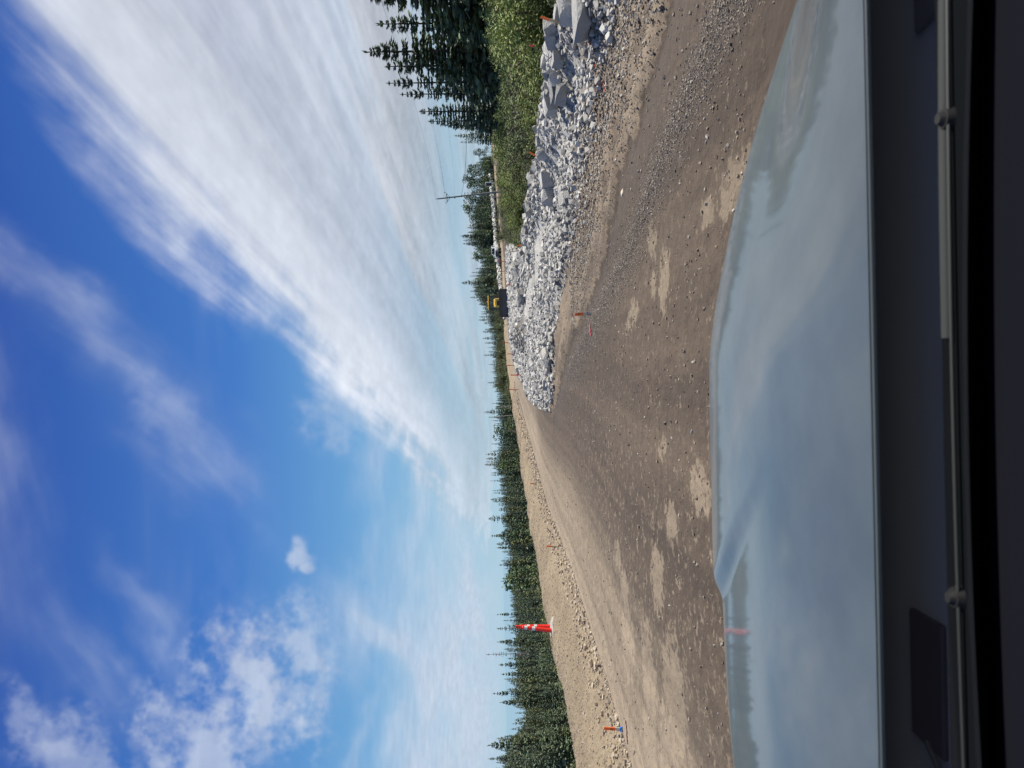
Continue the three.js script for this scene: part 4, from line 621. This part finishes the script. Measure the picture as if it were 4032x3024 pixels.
// ------------------------------------------------------------------ white pickup with an open door
{
  const paintW = new THREE.MeshPhysicalMaterial({ color: new THREE.Color(.74, .75, .77), roughness: .35, clearcoat: 1, clearcoatRoughness: .08 }), dark = std([.02, .022, .025], .5), grey = std([.16, .165, .17], .5, { metalness: .6 }), tyre = std([.018, .018, .018], .9), glass = new THREE.MeshPhysicalMaterial({ color: new THREE.Color(.5, .56, .58), roughness: .04, transmission: 1, thickness: 0 }), chrome = std([.55, .56, .58], .25, { metalness: .9 });
  const p = at(1974, 986, 165), o = thing('pickup_truck', 'white pickup truck with its door open, parked facing the camera on the far road', 'pickup truck', [p.x, H(p.x, 165) + .02, -165], -.42);
  const side = new THREE.Shape(); [[2.78, .55], [2.80, .98], [2.70, 1.14], [1.30, 1.24], [.62, 1.30], [-.05, 1.32], [-1.0, 1.32], [-1.05, 1.30], [-2.75, 1.30], [-2.80, .6], [-2.3, .52]].forEach(([z, y], i) => i ? side.lineTo(z, y) : side.moveTo(z, y)); side.lineTo(-2.3, .55); side.absarc(-1.85, .52, .46, Math.PI, 0, true); side.lineTo(1.35, .50); side.absarc(1.83, .52, .46, Math.PI, 0, true); side.lineTo(2.78, .55);
  const bodyG = new THREE.ExtrudeGeometry(side, { depth: 1.86, bevelEnabled: true, bevelSize: .05, bevelThickness: .06, bevelSegments: 3 }); bodyG.rotateY(-Math.PI / 2); bodyG.translate(.93, .12, 0);
  mesh('body', bodyG, paintW, o);
  const cabS = [[1.02, 1.34], [.30, 1.93], [-1.0, 1.95], [-1.18, 1.36]];
  mesh('roof', box(1.42, .09, 1.42, 0, 2.05, -.35, 0, 0, 0, .035), paintW, o);
  const post = []; for (const s of [-1, 1]) { post.push(tube([V(s * .88, 1.44, 1.0), V(s * .72, 2.03, .34)], .05, 4, 6), tube([V(s * .88, 1.44, -.25), V(s * .73, 2.03, -.3)], .045, 4, 6), tube([V(s * .88, 1.44, -1.15), V(s * .73, 2.03, -1.0)], .06, 4, 6)); } mesh('window_pillars', flat(post), paintW, o);
  const quad = (a, b, c, d) => { const g = new THREE.BufferGeometry(); g.setAttribute('position', new THREE.Float32BufferAttribute([...a, ...b, ...c, ...a, ...c, ...d], 3)); g.computeVertexNormals(); return g; };
  mesh('windshield', quad([-.85, 1.45, 1.0], [.85, 1.45, 1.0], [.68, 2.02, .36], [-.68, 2.02, .36]), glass, o);
  for (const s of [-1, 1]) { mesh('side_window', quad([s * .89, 1.45, .95], [s * .89, 1.45, -.25], [s * .73, 2.02, -.3], [s * .73, 2.02, .36]), glass, o); mesh('side_window', quad([s * .89, 1.45, -.3], [s * .89, 1.45, -1.1], [s * .73, 2.02, -1.0], [s * .73, 2.02, -.33]), glass, o); }
  mesh('rear_window', quad([-.85, 1.45, -1.16], [.85, 1.45, -1.16], [.7, 2.02, -1.02], [-.7, 2.02, -1.02]), glass, o);
  mesh('interior', flat([box(1.6, .35, .9, 0, 1.30, .6), box(.5, .85, .2, -.42, 1.45, -.35), box(.5, .85, .2, .42, 1.45, -.35)]), dark, o);
  const g2 = mesh('grille', box(1.12, .42, .06, 0, 1.02, 2.90, -.05, 0, 0, .03), dark, o); mesh('grille_bar', flat([box(1.14, .035, .05, 0, 1.16, 2.92), box(1.14, .035, .05, 0, 1.02, 2.93), box(1.14, .03, .05, 0, .88, 2.93)]), grey, g2);
  for (const s of [-1, 1]) { mesh('headlight', box(.34, .26, .1, s * .76, 1.05, 2.85, 0, s * .2, 0, .04), chrome, o); mesh('mirror', box(.26, .28, .1, s * 1.18, 1.52, .85, 0, 0, 0, .04), paintW, o); }
  const bm = mesh('bumper', box(1.96, .28, .22, 0, .62, 2.9, 0, 0, 0, .05), dark, o); mesh('fog_light', box(.2, .1, .04, -.66, .62, 3.01), chrome, bm); mesh('fog_light', box(.2, .1, .04, .66, .62, 3.01), chrome, bm);
  for (const z of [1.83, -1.85]) for (const s of [-1, 1]) { const w = mesh('wheel', cyl(.40, .40, .27, s * .86, .40, z, 0, 0, Math.PI / 2, 24), tyre, o); mesh('rim', cyl(.22, .24, .28, s * .865, .40, z, 0, 0, Math.PI / 2, 16), grey, w); }
  const door = new THREE.Group(); door.name = 'open_door'; door.position.set(.98, 0, .95); door.rotation.y = 1.15; o.add(door);
  mesh('door_panel', box(.09, .78, 1.12, 0, 1.03, -.56, 0, 0, 0, .03), paintW, door); mesh('window_frame', flat([tube([V(0, 1.42, -.02), V(-.06, 1.98, -.5), V(-.06, 2.02, -1.05), V(0, 1.42, -1.12)], .04, 24, 6)]), paintW, door); mesh('door_glass', quad([0, 1.42, -.05], [0, 1.42, -1.1], [-.06, 2.0, -1.05], [-.06, 1.97, -.5]), glass, door);
  shade(o);
}
// ------------------------------------------------------------------ the truck that the picture is taken from
{
  const o = thing('survey_truck', 'dusty silver blue truck seen from its seat: hood, wiper cowl, windshield and dark dashboard', 'truck');
  const dustN = grayTexture(512, (x, y) => .55 + .4 * wrapf(x, y, 9, 6), 1);
  const dustC = (() => { const n = 512, d = new Uint8Array(n * n * 4); for (let j = 0; j < n; j++) for (let i = 0; i < n; i++) { const q = wrapf(i / n, j / n, 4, 7), k = .25 + .5 * clamp((q - .3) * 1.8), o = (j * n + i) * 4; d[o] = 178 + 70 * k; d[o + 1] = 182 + 62 * k; d[o + 2] = 188 + 52 * k; d[o + 3] = 255; } const t = new THREE.DataTexture(d, n, n); t.colorSpace = THREE.SRGBColorSpace; t.wrapS = t.wrapT = THREE.RepeatWrapping; t.magFilter = t.minFilter = THREE.LinearFilter; t.needsUpdate = true; return t; })();
  const hoodPaint = new THREE.MeshPhysicalMaterial({ map: dustC, clearcoatRoughnessMap: dustN, color: new THREE.Color(.118, .145, .158), metalness: 0, roughness: .6, specularIntensity: .35, clearcoat: .60, clearcoatRoughness: .085, roughnessMap: dustN });
  const nu = 150, nv = 120, pos = [], idx = [], uv = [];
  const front = (x) => pl([[-1.7, 1.3], [-1.55, 1.9], [-1.35, 2.2], [-1.0, 2.36], [-.5, 2.46], [-.1, 2.47], [.2, 2.42], [.45, 2.28], [.65, 2.1], [.85, 1.86], [1.0, 1.55], [1.12, 1.15]], x);
  for (let i = 0; i <= nu; i++) for (let j = 0; j <= nv; j++) {
    const x = lerp(-1.62, 1.06, i / nu), f = j / nv, Df = front(x), s = f < .8 ? f / .8 * .86 : .86 + (f - .8) / .2 * .14, D = lerp(1.085, Df, s);
    const t = (D - 1.085) / 1.3; let y = 1.272 - .015 * t - .10 * Math.pow(Math.max(0, t), 2.3) - .17 * Math.pow(clamp((s - .86) / .14), 2.2);
    y -= .15 * Math.pow(clamp((x - .05) / .85), 1.25) * sst(1.05, 1.75, D);
    y -= .05 * Math.pow(clamp((-x - .7) / .9), 2) * sst(1.05, 1.75, D);
    const cr = -.53 + (2.2 - D) * .60, st = sst(0, .09, cr - x); y -= .024 * st * sst(1.5, 2.1, D);
    pos.push(x, y, -D); uv.push(x, D);
  }
  for (let i = 0; i < nu; i++) for (let j = 0; j < nv; j++) { const a = i * (nv + 1) + j; idx.push(a, a + nv + 1, a + 1, a + 1, a + nv + 1, a + nv + 2); }
  const hg = new THREE.BufferGeometry(); hg.setAttribute('position', new THREE.Float32BufferAttribute(pos, 3)); hg.setAttribute('uv', new THREE.Float32BufferAttribute(uv, 2)); hg.setIndex(idx); hg.computeVertexNormals();
  const hood = mesh('hood', hg, hoodPaint, o);
  // turned down rear lip and front edge give the sheet its thickness
  mesh('hood_lip', box(2.5, .007, .006, -.28, 1.2665, -1.0835, 0, 0, 0, .002), hoodPaint, hood);
  const plastic = new THREE.MeshPhysicalMaterial({ color: new THREE.Color(.28, .30, .31), roughness: .95, specularIntensity: .2 }), plasticB = std([.020, .023, .026], .5), rub = std([.012, .012, .013], .6), trim = std([.032, .035, .034], .55), matte = (c) => new THREE.MeshPhysicalMaterial({ color: new THREE.Color().setRGB(...c), roughness: .95, specularIntensity: .12 }), fabric = matte([.0042, .0043, .0075]), blackG = std([.004, .004, .005], .4);
  mesh('engine_bay_shade', box(1.9, .4, .9, -.38, .82, -1.55), rub, o);
  mesh('front_bumper', box(1.7, .4, .2, -.4, .62, -2.1, 0, 0, 0, .08), plasticB, o);
  const cowl = mesh('cowl', flat([box(2.5, .02, .34, -.28, 1.135, -1.21, -.06)]), plastic, o);
  mesh('cowl_gutter', box(2.5, .03, .12, -.28, 1.172, -1.005, -.10), matte([.0045, .0055, .007]), cowl);
  mesh('vent_cover', box(.20, .012, .07, .62, 1.152, -1.13, -.06, 0, 0, .005), std([.05, .056, .06], .8), cowl);
  mesh('hinge_recess', box(.20, .012, .10, -.47, 1.150, -1.17, -.06, 0, 0, .004), rub, cowl);
  mesh('recess_edge', box(.007, .008, .09, -.585, 1.160, -1.13, -.06, -.6, 0, .002), trim, cowl);
  const lip = mesh('cowl_lip', tube([V(-1.3, 1.180, -1.005), V(-.6, 1.190, -1.015), V(0, 1.193, -1.02), V(.6, 1.190, -1.015), V(1.1, 1.182, -1.005)], .0028, 40, 8), trim, cowl);
  mesh('cowl_strip', tube([V(.05, 1.186, -1.036), V(.35, 1.185, -1.034), V(1.05, 1.176, -1.02)], .011, 24, 8), std([.028, .031, .032], .8), lip);
  for (const x of [.345, -.30]) mesh('wiper_pivot', flat([cyl(.013, .019, .016, x, 1.188, -1.026), cyl(.007, .011, .008, x, 1.199, -1.026)]), rub, cowl);
  // windshield, raked back over the seats
  const wsA = V(0, 1.185, -.975), wsB = V(0, 1.98, -.10), ng = 12, wp = [], wi = [];
  for (let i = 0; i <= ng; i++) for (let j = 0; j <= 6; j++) { const x = lerp(-1.15, .95, i / ng), c = Math.pow((x + .1) / 1.05, 2) * .10, v = wsA.clone().lerp(wsB, j / 6); wp.push(x * (1 - .06 * j / 6), v.y, v.z + c); }
  for (let i = 0; i < ng; i++) for (let j = 0; j < 6; j++) { const a = i * 7 + j; wi.push(a, a + 7, a + 1, a + 1, a + 7, a + 8); }
  const wg = new THREE.BufferGeometry(); wg.setAttribute('position', new THREE.Float32BufferAttribute(wp, 3)); wg.setIndex(wi); wg.computeVertexNormals();
  mesh('windshield', wg, new THREE.MeshPhysicalMaterial({ color: new THREE.Color(.97, .99, .985), roughness: 0, transmission: 1, thickness: 0, ior: 1.45 }), o);
  const fp = [], fi = []; for (let i = 0; i <= 40; i++) { const x = lerp(-1.14, .94, i / 40), c = Math.pow((x + .1) / 1.05, 2) * .10; fp.push(x, 1.184, -.974 + c, x, 1.242, -.908 + c); if (i < 40) { const a = i * 2; fi.push(a, a + 2, a + 1, a + 1, a + 2, a + 3); } } const frit = new THREE.BufferGeometry(); frit.setAttribute('position', new THREE.Float32BufferAttribute(fp, 3)); frit.setIndex(fi); frit.computeVertexNormals(); mesh('glass_edge_band', frit, blackG, o);
  const dashS = new THREE.Shape(); [[.955, 1.17], [.93, 1.206], [.86, 1.222], [.70, 1.232], [.56, 1.22], [.50, 1.18], [.47, 1.08], [.47, .7], [.955, .7]].forEach(([d, y], i) => i ? dashS.lineTo(d, y) : dashS.moveTo(d, y));
  const dg = new THREE.ExtrudeGeometry(dashS, { depth: 2.1, bevelEnabled: false }); dg.rotateY(Math.PI / 2); dg.translate(-1.15, 0, 0); mesh('dashboard', dg, fabric, o);
  mesh('roof', box(2.1, .05, 2.4, -.1, 2.02, 1.08, 0, 0, 0, .02), fabric, o); mesh('rear_wall', box(2.1, 1.6, .06, -.1, 1.2, 2.2), fabric, o); mesh('cab_floor', box(2.1, .06, 2.6, -.1, .55, .8), fabric, o);
  for (const s of [-1, 1]) { mesh('door', box(.08, .62, 2.6, -.1 + s * 1.05, .86, .85), hoodPaint, o); mesh('door_pillar', tube([V(-.1 + s * 1.05, 1.18, -.80), V(-.1 + s * .98, 2.0, .0)], .04, 6), fabric, o); mesh('door_pillar', tube([V(-.1 + s * 1.05, 1.15, .95), V(-.1 + s * .98, 2.0, .95)], .05, 6), fabric, o); }
  mesh('fender', flat([box(.3, .55, 1.3, -1.48, .86, -1.7, 0, 0, 0, .1), box(.16, .5, .6, .93, .72, -1.2, 0, 0, 0, .06)]), hoodPaint, o);
  mesh('seat', flat([box(.55, .2, .55, 0, .85, .35, 0, 0, 0, .06), box(.55, .7, .18, 0, 1.2, .68, -.15, 0, 0, .07)]), fabric, o);
  shade(o);
}
renderer.render(scene, camera);
